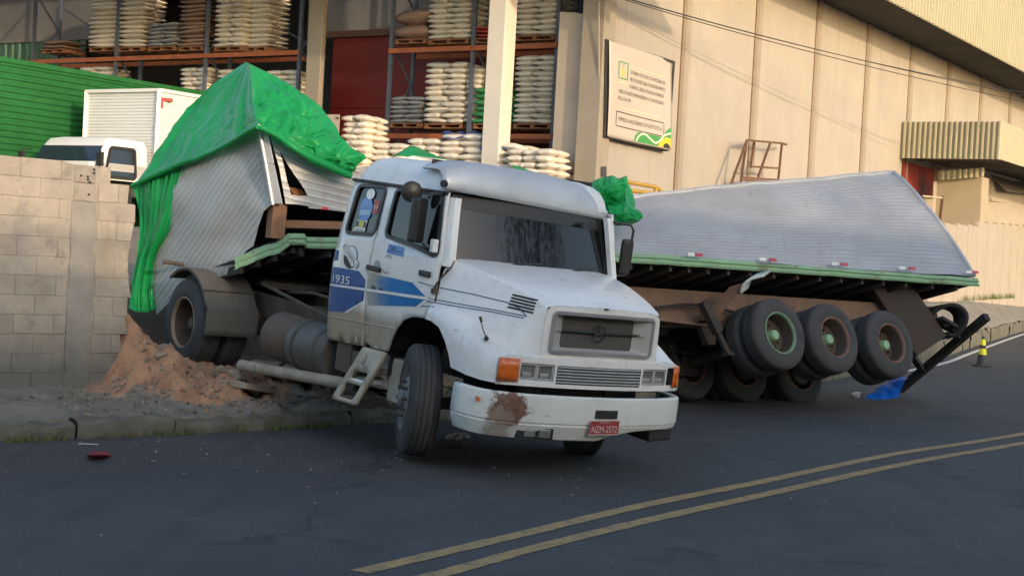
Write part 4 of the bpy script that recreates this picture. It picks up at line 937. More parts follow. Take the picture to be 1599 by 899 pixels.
door = [(-.905, .878)]+arch+[(.125, 1.32), (.13, 1.78), (.14, 1.82), (.04, 2.47), (-.935, 2.47), (-.958, 1.9), (-.955, 1.35)]
for sg in (-1, 1):
    o_ = rounded(SW, .07); d_ = rounded(DW, .06)
    mb = MB(); panel(mb, sleeper, [o_], lambda x, z: sfn(sg)(x, z), .1, .07); sp = mb.build('sleeper_side', m_wp, truck, smooth=50, solid=.02, off=0)
    mb = MB(); panel(mb, door, [d_], lambda x, z: sfn(sg)(x, z), .1, .06); dr = mb.build('door', m_wp, truck, smooth=50, solid=.02, off=0)
    for par, po in ((sp, o_), (dr, d_)):
        mb = MB(); panel(mb, po, [], lambda x, z: sfn(sg, -.004)(x, z), .12, .1); mb.build('window_pane', m_glassS, par, smooth=60)
        mb = MB(); ring(mb, po, .035, sfn(sg, .004), .018); mb.build('window_gasket', m_blk, par, smooth=60)
    # belt groove, lower crease, gutter
    mb = MB(); mb.tube([sfn(sg, .012)(x, 1.375+.055*(x+1.7)) for x in fine(-1.69, .1, 14)], .009, 6); mb.build('belt_moulding', m_wp, dr)
    mb = MB(); mb.tube([sfn(sg, .010)(x, 1.06+.052*(x+1.7)) for x in fine(-1.68, -.42, 10)], .007, 6); mb.build('lower_moulding', m_wp, dr)
    mb = MB(); mb.bar(sfn(sg, .03)(-.975, 1.645), sfn(sg, .03)(-.74, 1.64), .035, .05); mb.build('door_handle', m_blk, dr, bevel=.01)
    mb = MB(); mb.lathe([(.0, .004), (.05, .004), (.06, 0)], sfn(sg, .012)(-.83, 1.672), (0, sg, 0), 16); mb.build('handle_recess', m_greyt, dr)
    mb = MB(); mb.box(sfn(sg, .02)(-.03, 1.70), (.17, .03, .055)); mb.build('door_vent', m_blk, dr, bevel=.01)
    mb = MB(); mb.tube([sfn(sg, .02)(x, 2.462) for x in fine(-1.59, .04, 10)], .018, 6); mb.build('rain_gutter', m_blk, truck)
# A pillars, rear wall, floor, cowl
for sg in (-1, 1):
    mb = MB(); rows = []
    for z in fine(1.80, 2.43, 8):
        f = (z-1.80)/.7; x0 = .12-.15*f; rows.append([V(x0, sg*(hw(z)-.05+.0), z), V(x0+.05, sg*(hw(z)-.045), z), V(x0+.10, sg*(hw(z)-.075), z), V(x0+.105, sg*(hw(z)-.14), z), V(x0+.05, sg*(hw(z)-.15), z)])
    mb.grid(rows); mb.build('pillar', m_wp, truck, smooth=50)
mb = MB(); panel(mb, [(-hw(z)+.02, z) for z in (.83, 1.2, 1.6, 2.0, 2.47)]+[(hw(z)-.02, z) for z in (2.47, 2.0, 1.6, 1.2, .83)], [], lambda y, z: V(rearx(z)+.01, y, z), .2, .2); mb.build('rear_wall', m_wp, truck, smooth=50)
mb = MB(); mb.hexa([V(x, y, z) for z in (.86, .92) for x, y in ((-1.6, -1.05), (-.5, -1.05), (-.5, 1.05), (-1.6, 1.05))]); mb.hexa([V(x, y, z) for z in (1.28, 1.33) for x, y in ((-.5, -1.05), (.14, -1.05), (.14, 1.05), (-.5, 1.05))]); mb.hexa([V(x, y, z) for z in (.86, 1.3) for x, y in ((-.53, -1.05), (-.5, -1.05), (-.5, 1.05), (-.53, 1.05))]); mb.build('cab_floor', m_blk, truck)
mb = MB(); mb.box((-.03, 0, 1.66), (.3, 2.05, .35)); mb.build('dashboard', m_blk, truck, bevel=.05)
for y in (-.55, .55):
    mb = MB(); mb.box((-.75, y, 1.42), (.5, .5, .18)); mb.box((-.98, y, 1.85), (.16, .5, .75)); mb.build('seat', m_blk, truck, bevel=.05)
mb = MB(); mb.lathe([(.22+.018*math.cos(a), .018*math.sin(a)) for a in [i*math.pi/4 for i in range(8)]], (-.22, .55, 1.86), (-.6, 0, .8), 24, close=True); mb.build('steering_wheel', m_blk, truck)
# windscreen: curved sheet with gasket
def wsx(y, z): return .265-.225*(z-1.86)/.64-.13*(y/.95)**2
WS = rounded([(-.945, 1.83), (.945, 1.83), (.905, 2.47), (-.905, 2.47)], .08)
mb = MB(); panel(mb, WS, [], lambda y, z: V(wsx(y, z), y, z), .15, .12); mb.build('windscreen', m_glass, truck, smooth=60)
mb = MB(); ring(mb, WS, .05, lambda y, z, h: V(wsx(y, z)-.004+h, y, z), .02); mb.build('windscreen_gasket', m_blk, truck, smooth=60)
mb = MB(); panel(mb, [(-.90, 2.34), (.90, 2.29), (.90, 2.46), (-.90, 2.46)], [], lambda y, z: V(wsx(y, z)+.004, y, z), .15, .12); mb.build('visor_shadow_band', m_blk, truck, smooth=60)  # dark band laid on the glass for the shadow under the visor
for y0, y1 in ((-.62, -.02), (.12, .72)):
    mb = MB(); mb.tube([V(wsx(y0, 1.84)+.04, y0, 1.84), V(wsx((y0+y1)/2, 1.9)+.045, (y0+y1)/2, 1.885), V(wsx(y1, 1.9)+.04, y1, 1.92)], .009, 6); mb.build('wiper', m_blk, truck)
# roof cap and sun visor
def rsec(z, f, b, w_, r): return [V(x, y, z+.02*(1-(y/1.05)**2)) for x, y in rounded([(f, -w_), (f, w_), (b, w_), (b, -w_)], r, 5)]
secs = [rsec(2.475, -.02, -1.56, 1.035, .12), rsec(2.58, -.05, -1.51, 1.015, .12), rsec(2.66, -.09, -1.44, .98, .13), rsec(2.705, -.14, -1.37, .93, .16), rsec(2.73, -.22, -1.28, .84, .2), rsec(2.738, -.4, -1.0, .4, .2)]
n = len(secs[0]); mb = MB(); mb.add([p for s_ in secs for p in s_], [(i*n+j, i*n+(j+1) % n, (i+1)*n+(j+1) % n, (i+1)*n+j) for i in range(len(secs)-1) for j in range(n)]+[tuple((len(secs)-1)*n+j for j in range(n))]); mb.build('roof', m_roof, truck, smooth=60)
rows = []
for t in fine(0, 1, 16):
    row = []
    for y in fine(-1.06, 1.06, 36):
        k = (abs(y)/1.06); zt_ = 2.785-.11*k**7-.11*max(0, y/1.06)**2.5
        if t < .4: x = -.36+.27*t/.4; z = zt_-.012*(t/.4)**2
        else:
            q_ = (t-.4)/.6; x = -.09+.17*math.sin(q_*1.57)**.9; z = zt_-.012-(.325-.11*k**7-.11*max(0, y/1.06)**2.5)*(1-math.cos(q_*1.57))**.75
        x -= .085*k**2.5*(.3+.7*t)
        row.append(V(x-.05*max(0, y), y, z-.045*y*t))
    rows.append(row)
mb = MB(); mb.grid(rows); vz = mb.build('sun_visor', mat('visor_silver', (.46, .49, .52), .38, metal=.35, var=.15, sc=2), truck, smooth=60, solid=.025, off=-1)
mb = MB(); mb.grid([[V(x, y, z) for y in fine(-1.0, 1.0, 10)] for x, z in ((-.33, 2.70), (-.33, 2.762))]); mb.build('visor_gap', m_blk, truck)
mb = MB(); mb.lathe([(0, .03), (.03, .028), (.04, 0), (.03, -.03)], (-.02, -1.045, 2.545), (.5, -1, 0), 12); mb.build('clearance_lamp', m_blk, truck)
# ---- bonnet
HB = [(.15, [(0, 1.905), (.55, 1.90), (.93, 1.872), (1.0, 1.83), (1.05, 1.70), (1.085, 1.40)]),
 (.5, [(0, 1.85), (.5, 1.845), (.855, 1.82), (.92, 1.778), (.975, 1.64), (1.04, 1.38)]),
 (.85, [(0, 1.77), (.45, 1.766), (.765, 1.745), (.825, 1.703), (.875, 1.56), (.97, 1.27)]),
 (1.10, [(0, 1.695), (.4, 1.69), (.70, 1.672), (.75, 1.633), (.785, 1.48), (.86, 1.16)]),
 (1.21, [(0, 1.655), (.4, 1.652), (.665, 1.636), (.71, 1.60), (.73, 1.45), (.76, 1.14)]),
 (1.27, [(0, 1.632), (.4, 1.628), (.64, 1.612), (.682, 1.575), (.692, 1.45), (.70, 1.14)])]
def half(sec, sg): return [V(sec[0], sg*y, z) for y, z in sec[1]]
def lofthood(sg): return loft([half(s_, sg) for s_ in HB], 24, 30)
mb = MB()
for sg in (-1, 1): mb.grid(lofthood(sg))
# front skin of the nose with the grille opening
GR = rrect(-.60, 1.215, .60, 1.565, .04)
panel(mb, [(-.70, 1.14), (.70, 1.14), (.692, 1.45), (.682, 1.575), (.64, 1.612), (.4, 1.628), (0, 1.632), (-.4, 1.628), (-.64, 1.612), (-.682, 1.575), (-.692, 1.45)], [GR], lambda y, z: V(1.272, y, z), .2, .1)
bonnet = mb.build('bonnet', m_wp, truck, smooth=45)
# ---- wings (fenders)
FB = [(.14, [(1.07, 1.46), (1.115, 1.43), (1.15, 1.37), (1.16, 1.30)]), (.25, [(1.06, 1.46), (1.12, 1.435), (1.165, 1.37), (1.172, 1.297)]), (.40, [(1.035, 1.455), (1.12, 1.43), (1.175, 1.35), (1.185, 1.262)]),
 (.52, [(1.01, 1.43), (1.11, 1.405), (1.178, 1.32), (1.188, 1.16)]), (.61, [(.99, 1.405), (1.10, 1.385), (1.178, 1.29), (1.19, 1.05)]), (.665, [(.975, 1.385), (1.09, 1.37), (1.178, 1.27), (1.19, .945)]),
 (.9, [(.93, 1.29), (1.06, 1.285), (1.165, 1.19), (1.185, .92)]), (1.08, [(.87, 1.205), (1.02, 1.205), (1.14, 1.12), (1.16, .91)]), (1.20, [(.79, 1.17), (.96, 1.17), (1.085, 1.11), (1.105, .91)]), (1.212, [(.78, 1.165), (.94, 1.165), (1.06, 1.11), (1.08, .91)])]
wings = []
for sg in (-1, 1):
    mb = MB(); g = lin([half(s_, sg) for s_ in FB], 45, 3); g = [[catmull(r, 3*j/9) for j in range(10)] for r in g]
    mb.grid(g)
    mb.grid([[V(x, sg*y, z) for y, z in ((y1, z1), (y1-.05, z1+.005), (y1-.25, z1+.02))] for x, y1, z1 in [(r[-1].x, abs(r[-1].y), r[-1].z) for r in g]])
    wings.append(mb.build('wing', m_wp, truck, smooth=50))
    mb = MB(); rows = [[V(.085+.62*math.cos(a)*1.0, sg*y, .72+.60*math.sin(a)) for y in (.45, 1.05)] for a in fine(-.1, 3.25, 16)]; mb.grid(rows); mb.build('wheel_housing', m_blk, truck)
# front apron with lamps and lower grille
apx = lambda y: 1.335-.11*(abs(y)/1.0)**2.2
ap_holes = [rrect(-.505, .935, .505, 1.10, .01), rrect(-.875, .955, -.53, 1.105, .015), rrect(.53, .955, .875, 1.105, .015), rrect(-1.07, .955, -.895, 1.12, .015), rrect(.895, .955, 1.07, 1.12, .015)]
mb = MB(); panel(mb, [(-1.09, .90), (1.09, .90), (1.09, 1.13), (1.0, 1.16), (-1.0, 1.16), (-1.09, 1.13)], ap_holes, lambda y, z: V(apx(y), y, z), .1, .07)
rows = [[V(apx(y), y, 1.16), V(apx(y)-.12, y*.97, 1.175)] for y in fine(-1.0, 1.0, 14)]; mb.grid(rows)
apron = mb.build('front_apron', m_wp, truck, smooth=40)
mb = MB(); mb.hexa([V(x, y, z) for z in (.90, 1.14) for x, y in ((1.10, -1.02), (1.19, -1.02), (1.19, 1.02), (1.10, 1.02))]); mb.build('apron_backing', m_blk, apron)
m_lamp = mat('lamp_glass', (.16, .17, .16), .12, var=.25, sc=9, coat=.6); m_orng = mat('indicator_orange', (.60, .13, .015), .3, var=.25, sc=12, coat=.5); m_refl = mat('lamp_reflector', (.62, .62, .58), .25, metal=.6)
for sg in (-1, 1):
    for a, b_ in ((.535, .695), (.71, .87)):
        mb = MB(); panel(mb, rrect(min(sg*a, sg*b_), .965, max(sg*a, sg*b_), 1.095, .015), [], lambda y, z: V(apx(y)-.03, y, z), .1, .05); h = mb.build('headlight', m_lamp, truck)
        mb = MB(); ring(mb, rrect(min(sg*a, sg*b_), .965, max(sg*a, sg*b_), 1.095, .015), .022, lambda y, z, l: V(apx(y)-.03+l, y, z), .02); mb.build('headlight_rim', m_greyt, h)
        mb = MB(); mb.box((apx((a+b_)/2)-.024, sg*(a+b_)/2, 1.0), (.01, .10, .035)); mb.build('bulb_reflector', m_refl, h, bevel=.004)
    mb = MB(); rows = [[V(apx(y)+.016, sg*y, z) for y in ((.895, .93, .98, 1.03) if sg < 0 else (.985, .995, 1.01, 1.03))]+([V(1.25, sg*1.06, z), V(1.225, sg*1.10, z)] if sg < 0 else [V(1.25, sg*1.05, z)]) for z in (.935, 1.0, 1.06, 1.135)]; mb.grid(rows); mb.build('indicator', m_orng, truck, smooth=60, solid=.01)
gl = MB(); gl.grid([[V(apx(y)-.05, y, z) for y in fine(-.5, .5, 8)] for z in (.935, 1.10)]); lg = gl.build('lower_grille', m_blk, truck)
for k in range(6):
    z = .95+k*.027; mb = MB(); mb.grid([[V(apx(y)-.008, y, z-.007), V(apx(y)+.004, y, z), V(apx(y)-.008, y, z+.007)][::1] for y in fine(-.5, .5, 10)]); mb.build('grille_slat', m_greyt, lg, solid=.006)
# upper grille: grey surround, mesh, bar, star ring
sr = MB(); O = rrect(-.60, 1.215, .60, 1.565, .04); I = rrect(-.43, 1.25, .43, 1.535, .03)
n = len(O); sr.add([V(1.29, *p) for p in O]+[V(1.20, *p) for p in I]+[V(1.265, *p) for p in O], [(i, (i+1) % n, n+(i+1) % n, n+i) for i in range(n)]+[(i, (i+1) % n, 2*n+(i+1) % n, 2*n+i) for i in range(n)]); sg_ = sr.build('grille_surround', m_greyt, truck, smooth=40)
mb = MB(); ring(mb, O, .03, lambda y, z, h: V(1.282+h, y, z), .014); mb.build('grille_frame', m_alu, sg_)
def meshpat(nt, c, b):
    v = mapped(nt); x = N(nt, 'TexChecker', Scale=70); nt.links.new(v, x.inputs[0]); return mixc(nt, math_(nt, 'MULTIPLY', x.outputs['Fac'], .9), c, (.13, .125, .115))
mb = MB(); mb.grid([[V(1.195, y, z) for y in (-.44, .44)] for z in (1.245, 1.54)]); mb.build('grille_mesh', mat('grille_mesh', (.015, .015, .014), .8, hook=meshpat), sg_)
mb = MB(); mb.tube([V(1.215, -.47, 1.40), V(1.215, .47, 1.40)], .012, 8); mb.build('grille_bar', m_blk, sg_)
mb = MB(); mb.lathe([(.075+.006*math.cos(a), .006*math.sin(a)) for a in [i*math.pi/3 for i in range(6)]], (1.225, 0, 1.40), (1, 0, 0), 28, close=True)
for a in (90, 210, 330): mb.cyl((1.225, 0, 1.40), (1.225, .07*math.cos(math.radians(a)), 1.40+.07*math.sin(math.radians(a))), .013, .004, 6)
mb.build('star_emblem', m_blk, sg_)
for y in (-.50, .50): mb = MB(); mb.box((1.235, y, 1.405), (.05, .05, .025)); mb.build('grille_latch', m_alu, sg_, bevel=.006)
mb = MB(); mb.box((1.275, 0, 1.628), (.02, .05, .012)); mb.build('bonnet_badge', m_blk, bonnet)
# ---- decals projected on the side
bvs = []
for o in (bonnet, wings[0]):
    me = o.data; bvs.append(BVHTree.FromPolygons([v.co.copy() for v in me.vertices], [tuple(p.vertices) for p in me.polygons]))
def skin(x, z, lift=.004):
    best = None
    for bv in bvs:
        h = bv.ray_cast(V(x, -2, z), V(0, 1, 0))
        if h[0] is not None and (best is None or h[0].y < best.y): best = h[0]
    if best is None: return V(x, -1.1, z)
    return best+V(0, -lift, 0)
def side(x, z, lift=.016): return sfn(-1, lift)(x, z) if x < .13 else skin(x, z, .005)
def decal(name, poly, ma, lift=.014, par=truck): mb = MB(); panel(mb, poly, [], lambda x, z: side(x, z, lift), .1, .06); return mb.build(name, ma, par, smooth=60)
def dline(name, pts, w_, ma, lift=.016):
    P = [Vector(p) for p in pts]; P = [P[0]]+[P[i].lerp(P[i+1], k/6) for i in range(len(P)-1) for k in range(1, 7)]; rows = []
    for i, p in enumerate(P):
        t = (P[min(i+1, len(P)-1)]-P[max(i-1, 0)]).normalized(); nn = Vector((-t.y, t.x))*w_/2; rows.append([side(*(p+nn), lift), side(*(p-nn), lift)])
    mb = MB(); mb.grid(rows); return mb.build(name, ma, truck, smooth=60)
for nm, po, ma in (('upper_stripe', [(-1.685, 1.565), (-1.13, 1.585), (-.985, 1.52), (-.985, 1.435), (-1.69, 1.39)], m_blue), ('lower_stripe', [(-1.69, 1.365), (-.985, 1.405), (-.985, 1.315), (-1.27, 1.16), (-1.655, 1.11)], m_blue),
  ('upper_stripe', [(-.94, 1.592), (-.19, 1.595), (.025, 1.495), (-.94, 1.44)], m_cyan), ('lower_stripe', [(-.94, 1.41), (.015, 1.465), (-.09, 1.385), (-.9, 1.28)], m_cyan), ('small_sticker', [(-1.675, 1.73), (-1.58, 1.74), (-1.56, 1.64), (-1.67, 1.625)], m_blue)): decal(nm, po, ma)
dline('stripe_border', [(-1.14, 1.60), (-.98, 1.525)], .02, m_wdec); dline('stripe_border', [(-1.29, 1.15), (-.985, 1.30)], .02, m_wdec); dline('stripe_border', [(-.16, 1.60), (.06, 1.49)], .02, m_wdec); dline('stripe_border', [(-.06, 1.375), (.05, 1.46)], .02, m_wdec)
for pts in ([(-.105, 1.615), (.12, 1.60), (.55, 1.60), (.9, 1.585), (1.03, 1.555), (1.12, 1.495), (.8, 1.50), (.4, 1.49), (.06, 1.485)], [(.05, 1.455), (.4, 1.465), (.8, 1.48), (1.10, 1.475)], [(-.03, 1.40), (.2, 1.425)]): dline('pinstripe', pts, .008, m_pin)
def stext(name, t, x, z, h, ma, lift=.018, w_=None, rot=0):
    vs, fs = text_mesh(t, 1); X = [v[0] for v in vs]; W_ = max(X)-min(X); k = (w_/W_) if w_ else h
    mb = MB(); cr, sr_ = math.cos(rot), math.sin(rot)
    mb.add([side(x+(v[0]*k*cr-v[1]*h*sr_), z+(v[0]*k*sr_+v[1]*h*cr), lift) for v in vs], fs); return mb.build(name, ma, truck, fix=False)
stext('number_lettering', '1935', -1.45, 1.457, .115, m_wdec, w_=.33, rot=.03)
# round haulier's logo behind the door
cx, cz = -1.33, 1.70
ov = [(cx+.13*math.cos(a), cz+.115*math.sin(a)) for a in [i*2*math.pi/22 for i in range(22)]]
decal('logo_disc', ov, m_pin, .013); decal('logo_disc', [(cx+(x-cx)*.93, cz+(z-cz)*.93) for x, z in ov], m_wdec, .016)
decal('logo_shadow', [(-1.455, 1.705), (-1.40, 1.70), (-1.265, 1.60), (-1.33, 1.585), (-1.43, 1.63)], m_blk, .018)
bandp = rounded([(-1.50, 1.775), (-1.45, 1.815), (-1.15, 1.655), (-1.19, 1.60)], .03)
decal('logo_band', [(cx+(x-cx)*1.04, cz+(z-cz)*1.06) for x, z in bandp], m_pin, .019); decal('logo_band', bandp, m_wdec, .021)
stext('logo_lettering', 'FS LOGÍSTICA', -1.325, 1.71, .05, m_blk, .024, w_=.33, rot=-.50)
m_bst = mat('sticker_blue', (.10, .24, .52), .4, var=.35, sc=20)
decal('door_sticker', [(-.70, 1.905), (-.43, 1.90), (-.42, 1.81), (-.71, 1.815)], m_bst, .014)
stext('sticker_lettering', '24h', -.62, 1.86, .08, m_pin, .018); dline('sticker_line', [(-.55, 1.85), (-.45, 1.848)], .012, m_pin)
for z, s_ in ((1.765, 1), (1.655, -1)): dline('arc_mark', [(-.66+.05*math.cos(a), z+s_*.03*math.sin(a)) for a in fine(.3, 2.8, 5)], .016, m_greyt)
# stickers on the sleeper window
gl_ = lambda nm, po, ma, l: decal(nm, po, ma, l)
gl_('oval_sticker', [(-1.25+.12*math.cos(a), 2.19+.125*math.sin(a)) for a in [i*2*math.pi/18 for i in range(18)]], m_bst, .006)
gl_('white_sticker', [(-1.22+.075*math.cos(a), 2.345+.055*math.sin(a)) for a in [i*2*math.pi/14 for i in range(14)]], m_wdec, .008)
gl_('pale_sticker', [(-1.34, 2.175), (-1.15, 2.185), (-1.16, 2.135), (-1.335, 2.125)], mat('sticker_pale', (.30, .48, .62), .4), .009)
gl_('red_sticker', [(-1.12, 2.295), (-1.02, 2.30), (-1.03, 2.165), (-1.12, 2.16)], mat('sticker_red', (.42, .06, .05), .5), .006); gl_('red_sticker_band', [(-1.12, 2.25), (-1.025, 2.252), (-1.03, 2.215), (-1.12, 2.21)], mat('sticker_pink', (.55, .22, .20), .5), .008)
gl_('card_sticker', [(-1.355, 2.075), (-1.17, 2.085), (-1.18, 2.0), (-1.365, 1.99)], m_wdec, .006); gl_('card_sticker', [(-1.305, 2.07), (-1.225, 2.075), (-1.235, 2.005), (-1.31, 2.0)], mat('sticker_yellow', (.55, .52, .06), .5), .009)
for q in (-1.335, -1.2): gl_('card_sticker', [(q-.02, 2.065), (q+.02, 2.067), (q+.018, 2.01), (q-.022, 2.008)], m_blk, .009)
gl_('text_sticker', [(-1.40, 1.99), (-1.175, 2.0), (-1.185, 1.935), (-1.405, 1.925)], m_wdec, .008)
stext('sticker_lettering', 'TRANSPORTES', -1.29, 1.975, .028, m_blk, .011, w_=.19, rot=.04); stext('sticker_lettering', 'E SERVIÇOS', -1.292, 1.945, .026, m_blk, .011, w_=.16, rot=.04)
# louvres on the bonnet side
for sg in (-1, 1):
    for k in range(5):
        pts = [skin(x, 1.655-.028*k-.05*(x-1.0), .004) for x in fine(.93, 1.165, 8)] if sg < 0 else None
        if sg > 0: pts = [V(p.x, -p.y, p.z) for p in [skin(x, 1.655-.028*k-.05*(x-1.0), .004) for x in fine(.93, 1.165, 8)]]
        mb = MB(); mb.tube(pts, .0085, 6); mb.build('louvre', m_blk, bonnet)
# marker stick on the wing, bonnet latch
b0 = skin(.93, 1.30); mb = MB(); mb.tube([V(1.0, -1.09, 1.26), V(.95, -1.11, 1.34), V(.91, -1.12, 1.42)], [.006, .005, .005], 6); mb.cyl(V(.925, -1.115, 1.395), V(.905, -1.122, 1.44), .013, n=8); mb.cyl(V(1.0, -1.08, 1.25), V(.99, -1.10, 1.275), .02, n=8); mb.build('corner_marker', m_blk, truck)
mb = MB(); mb.tube([side(.13, 1.56, .03), V(.17, -1.10, 1.65), V(.26, -1.035, 1.80), V(.24, -1.0, 1.86)], .007, 6); mb.tube([side(.11, 1.54, .03), V(.15, -1.11, 1.62), V(.23, -1.05, 1.78)], .006, 6); mb.box(side(.125, 1.56, .02), (.06, .03, .05)); mb.build('bonnet_strap', m_chas, truck)
# ---- bumper
bp = [(.80, 1.235), (.92, 1.238), (1.05, 1.225), (1.16, 1.185), (1.25, 1.10), (1.32, .97), (1.385, .75), (1.43, .45), (1.45, .15)]
path = [V(x, -y, 0) for x, y in bp]+[V(1.452, 0, 0)]+[V(x, y, 0) for x, y in bp[::-1]]
def bumper_rows(prof, pth=path):
    rows = []
    for i, p in enumerate(pth):
        t = (pth[min(i+1, len(pth)-1)]-pth[max(i-1, 0)]).normalized(); nn = V(t.y, -t.x, 0)
        rows.append([p+nn*o+V(0, 0, z) for o, z in prof])
    return rows
mb = MB(); pf = [(-.10, .835), (-.03, .845), (-.005, .83), (0, .80), (0, .60), (-.012, .592), (-.012, .582), (-.004, .574), (-.03, .50), (-.05, .45), (-.09, .435)]
rows = bumper_rows(pf)
nL = len(rows)
for i, r in enumerate(rows):                       # lower edge is torn away on the left half
    if i > 9:
        for j in range(7, 11): r[j] = r[6].lerp(r[j], (.25+.1*noise.noise(V(i*1.3, j, 0))) if i > 10 else .6)
mb.grid(rows); bump = mb.build('bumper', m_bump, truck, smooth=35, solid=.012, off=-1)
mb = MB(); mb.grid(bumper_rows([(-.11, .56), (-.14, .83)], path[2:-2])); mb.build('bumper_beam', m_blk, bump)
mb = MB(); mb.box((1.455, .02, .70), (.02, .26, .075)); mb.build('bumper_slot', m_blk, bump, bevel=.006)
def bq_(y, z, l): return V(1.455+l, y, z)
for y in (-.78, -.645):
    mb = MB(); mb.box((1.385-.02*(y < -.7)*2.2, y+.03, .505), (.04, .11, .075), Matrix.Rotation(-.25, 3, 'Z')); mb.build('fog_lamp', m_lamp, bump, bevel=.008)
mb = MB(); mb.box((1.345, -.70, .505), (.05, .36, .10), Matrix.Rotation(-.25, 3, 'Z')); mb.build('fog_lamp_recess', m_blk, bump, bevel=.01)
mb = MB(); mb.box((1.135, -1.205, .755), (.10, .02, .04), Matrix.Rotation(-.35, 3, 'Z')); mb.build('side_reflector', m_orng, bump, bevel=.005)
mb = MB(); mb.hexa([V(x, y, z) for z in (.43, .60) for x, y in ((1.0, .72), (1.36, .68), (1.24, 1.08), (1.0, 1.14))]); mb.build('torn_bracket', m_blk, bump, bevel=.02)
# number plate
m_plate = mat('plate_red', (.30, .035, .035), .5, var=.12, sc=8); m_pl = mat('plate_letter', (.60, .55, .52), .5)
PR = Matrix.Rotation(.03, 3, 'X'); pc = V(1.475, -.005, .585)
def pp(y, z, l=0): return pc+V(l, y, z+.02*y)
mb = MB(); mb.hexa([pp(y, z, l) for z in (-.065, .065) for l, y in ((0, -.175), (.004, -.175), (.004, .175), (0, .175))]); plate = mb.build('number_plate', m_plate, bump)
mb = MB(); ring(mb, [(-.173, -.063), (.173, -.063), (.173, .063), (-.173, .063)], .006, lambda y, z, h: pp(y, z, .004+h), .002); mb.build('plate_border', m_pl, plate)
for t, z, h, w_ in (('NZM-2572', -.018, .085, .30), ('AM  MANAUS', .046, .022, .12)):
    vs_, fs = text_mesh(t, 1); X = [v[0] for v in vs_]; k = w_/(max(X)-min(X)); mb = MB(); mb.add([pp(v[0]*k, z+v[1]*h, .007) for v in vs_], fs); mb.build('plate_lettering', m_pl, plate, fix=False)
# ---- mirrors
mb = MB(); mb.tube([sfn(-1, .03)(-.02, 2.45), V(.03, -1.20, 2.44), V(.05, -1.24, 2.40)], .016, 8); mb.build('mirror_arm', m_blk, truck); mb = MB(); mb.tube([sfn(-1, .03)(.03, 1.92), V(.03, -1.2, 1.95), V(.05, -1.24, 1.98)], .012, 8); ma_ = mb.build('mirror_arm', m_blk, truck)
mb = MB(); mb.box((-.13, -1.21, 2.18), (.10, .16, .42), Matrix.Rotation(.3, 3, 'Z')); mb.build('mirror', m_blk, ma_, bevel=.03)
mb = MB(); mb.lathe([(0, .03), (.07, .025), (.10, 0), (.10, -.02), (0, -.02)], (-.30, -1.2, 2.43), (.9, -.45, 0), 20); mb.build('round_mirror', m_blk, ma_, smooth=40)
mb = MB(); mb.box((.075, -1.13, 1.97), (.06, .06, .12)); mb.build('mirror_bracket', m_wp, ma_, bevel=.01)
mb = MB(); mb.tube([V(.06, 1.02, 2.40), V(.12, 1.20, 2.39), V(.13, 1.24, 2.34), V(.12, 1.24, 2.22)], .013, 8); mb.build('mirror_arm', m_blk, truck); mb = MB(); mb.tube([V(.1, 1.08, 1.86), V(.12, 1.22, 1.88), V(.12, 1.24, 1.95)], .012, 8); mb_ = mb.build('mirror_arm', m_blk, truck)
mb = MB(); mb.box((.09, 1.22, 2.06), (.07, .13, .37), Matrix.Rotation(-.35, 3, 'Z')); mb.build('mirror', m_blk, mb_, bevel=.03)
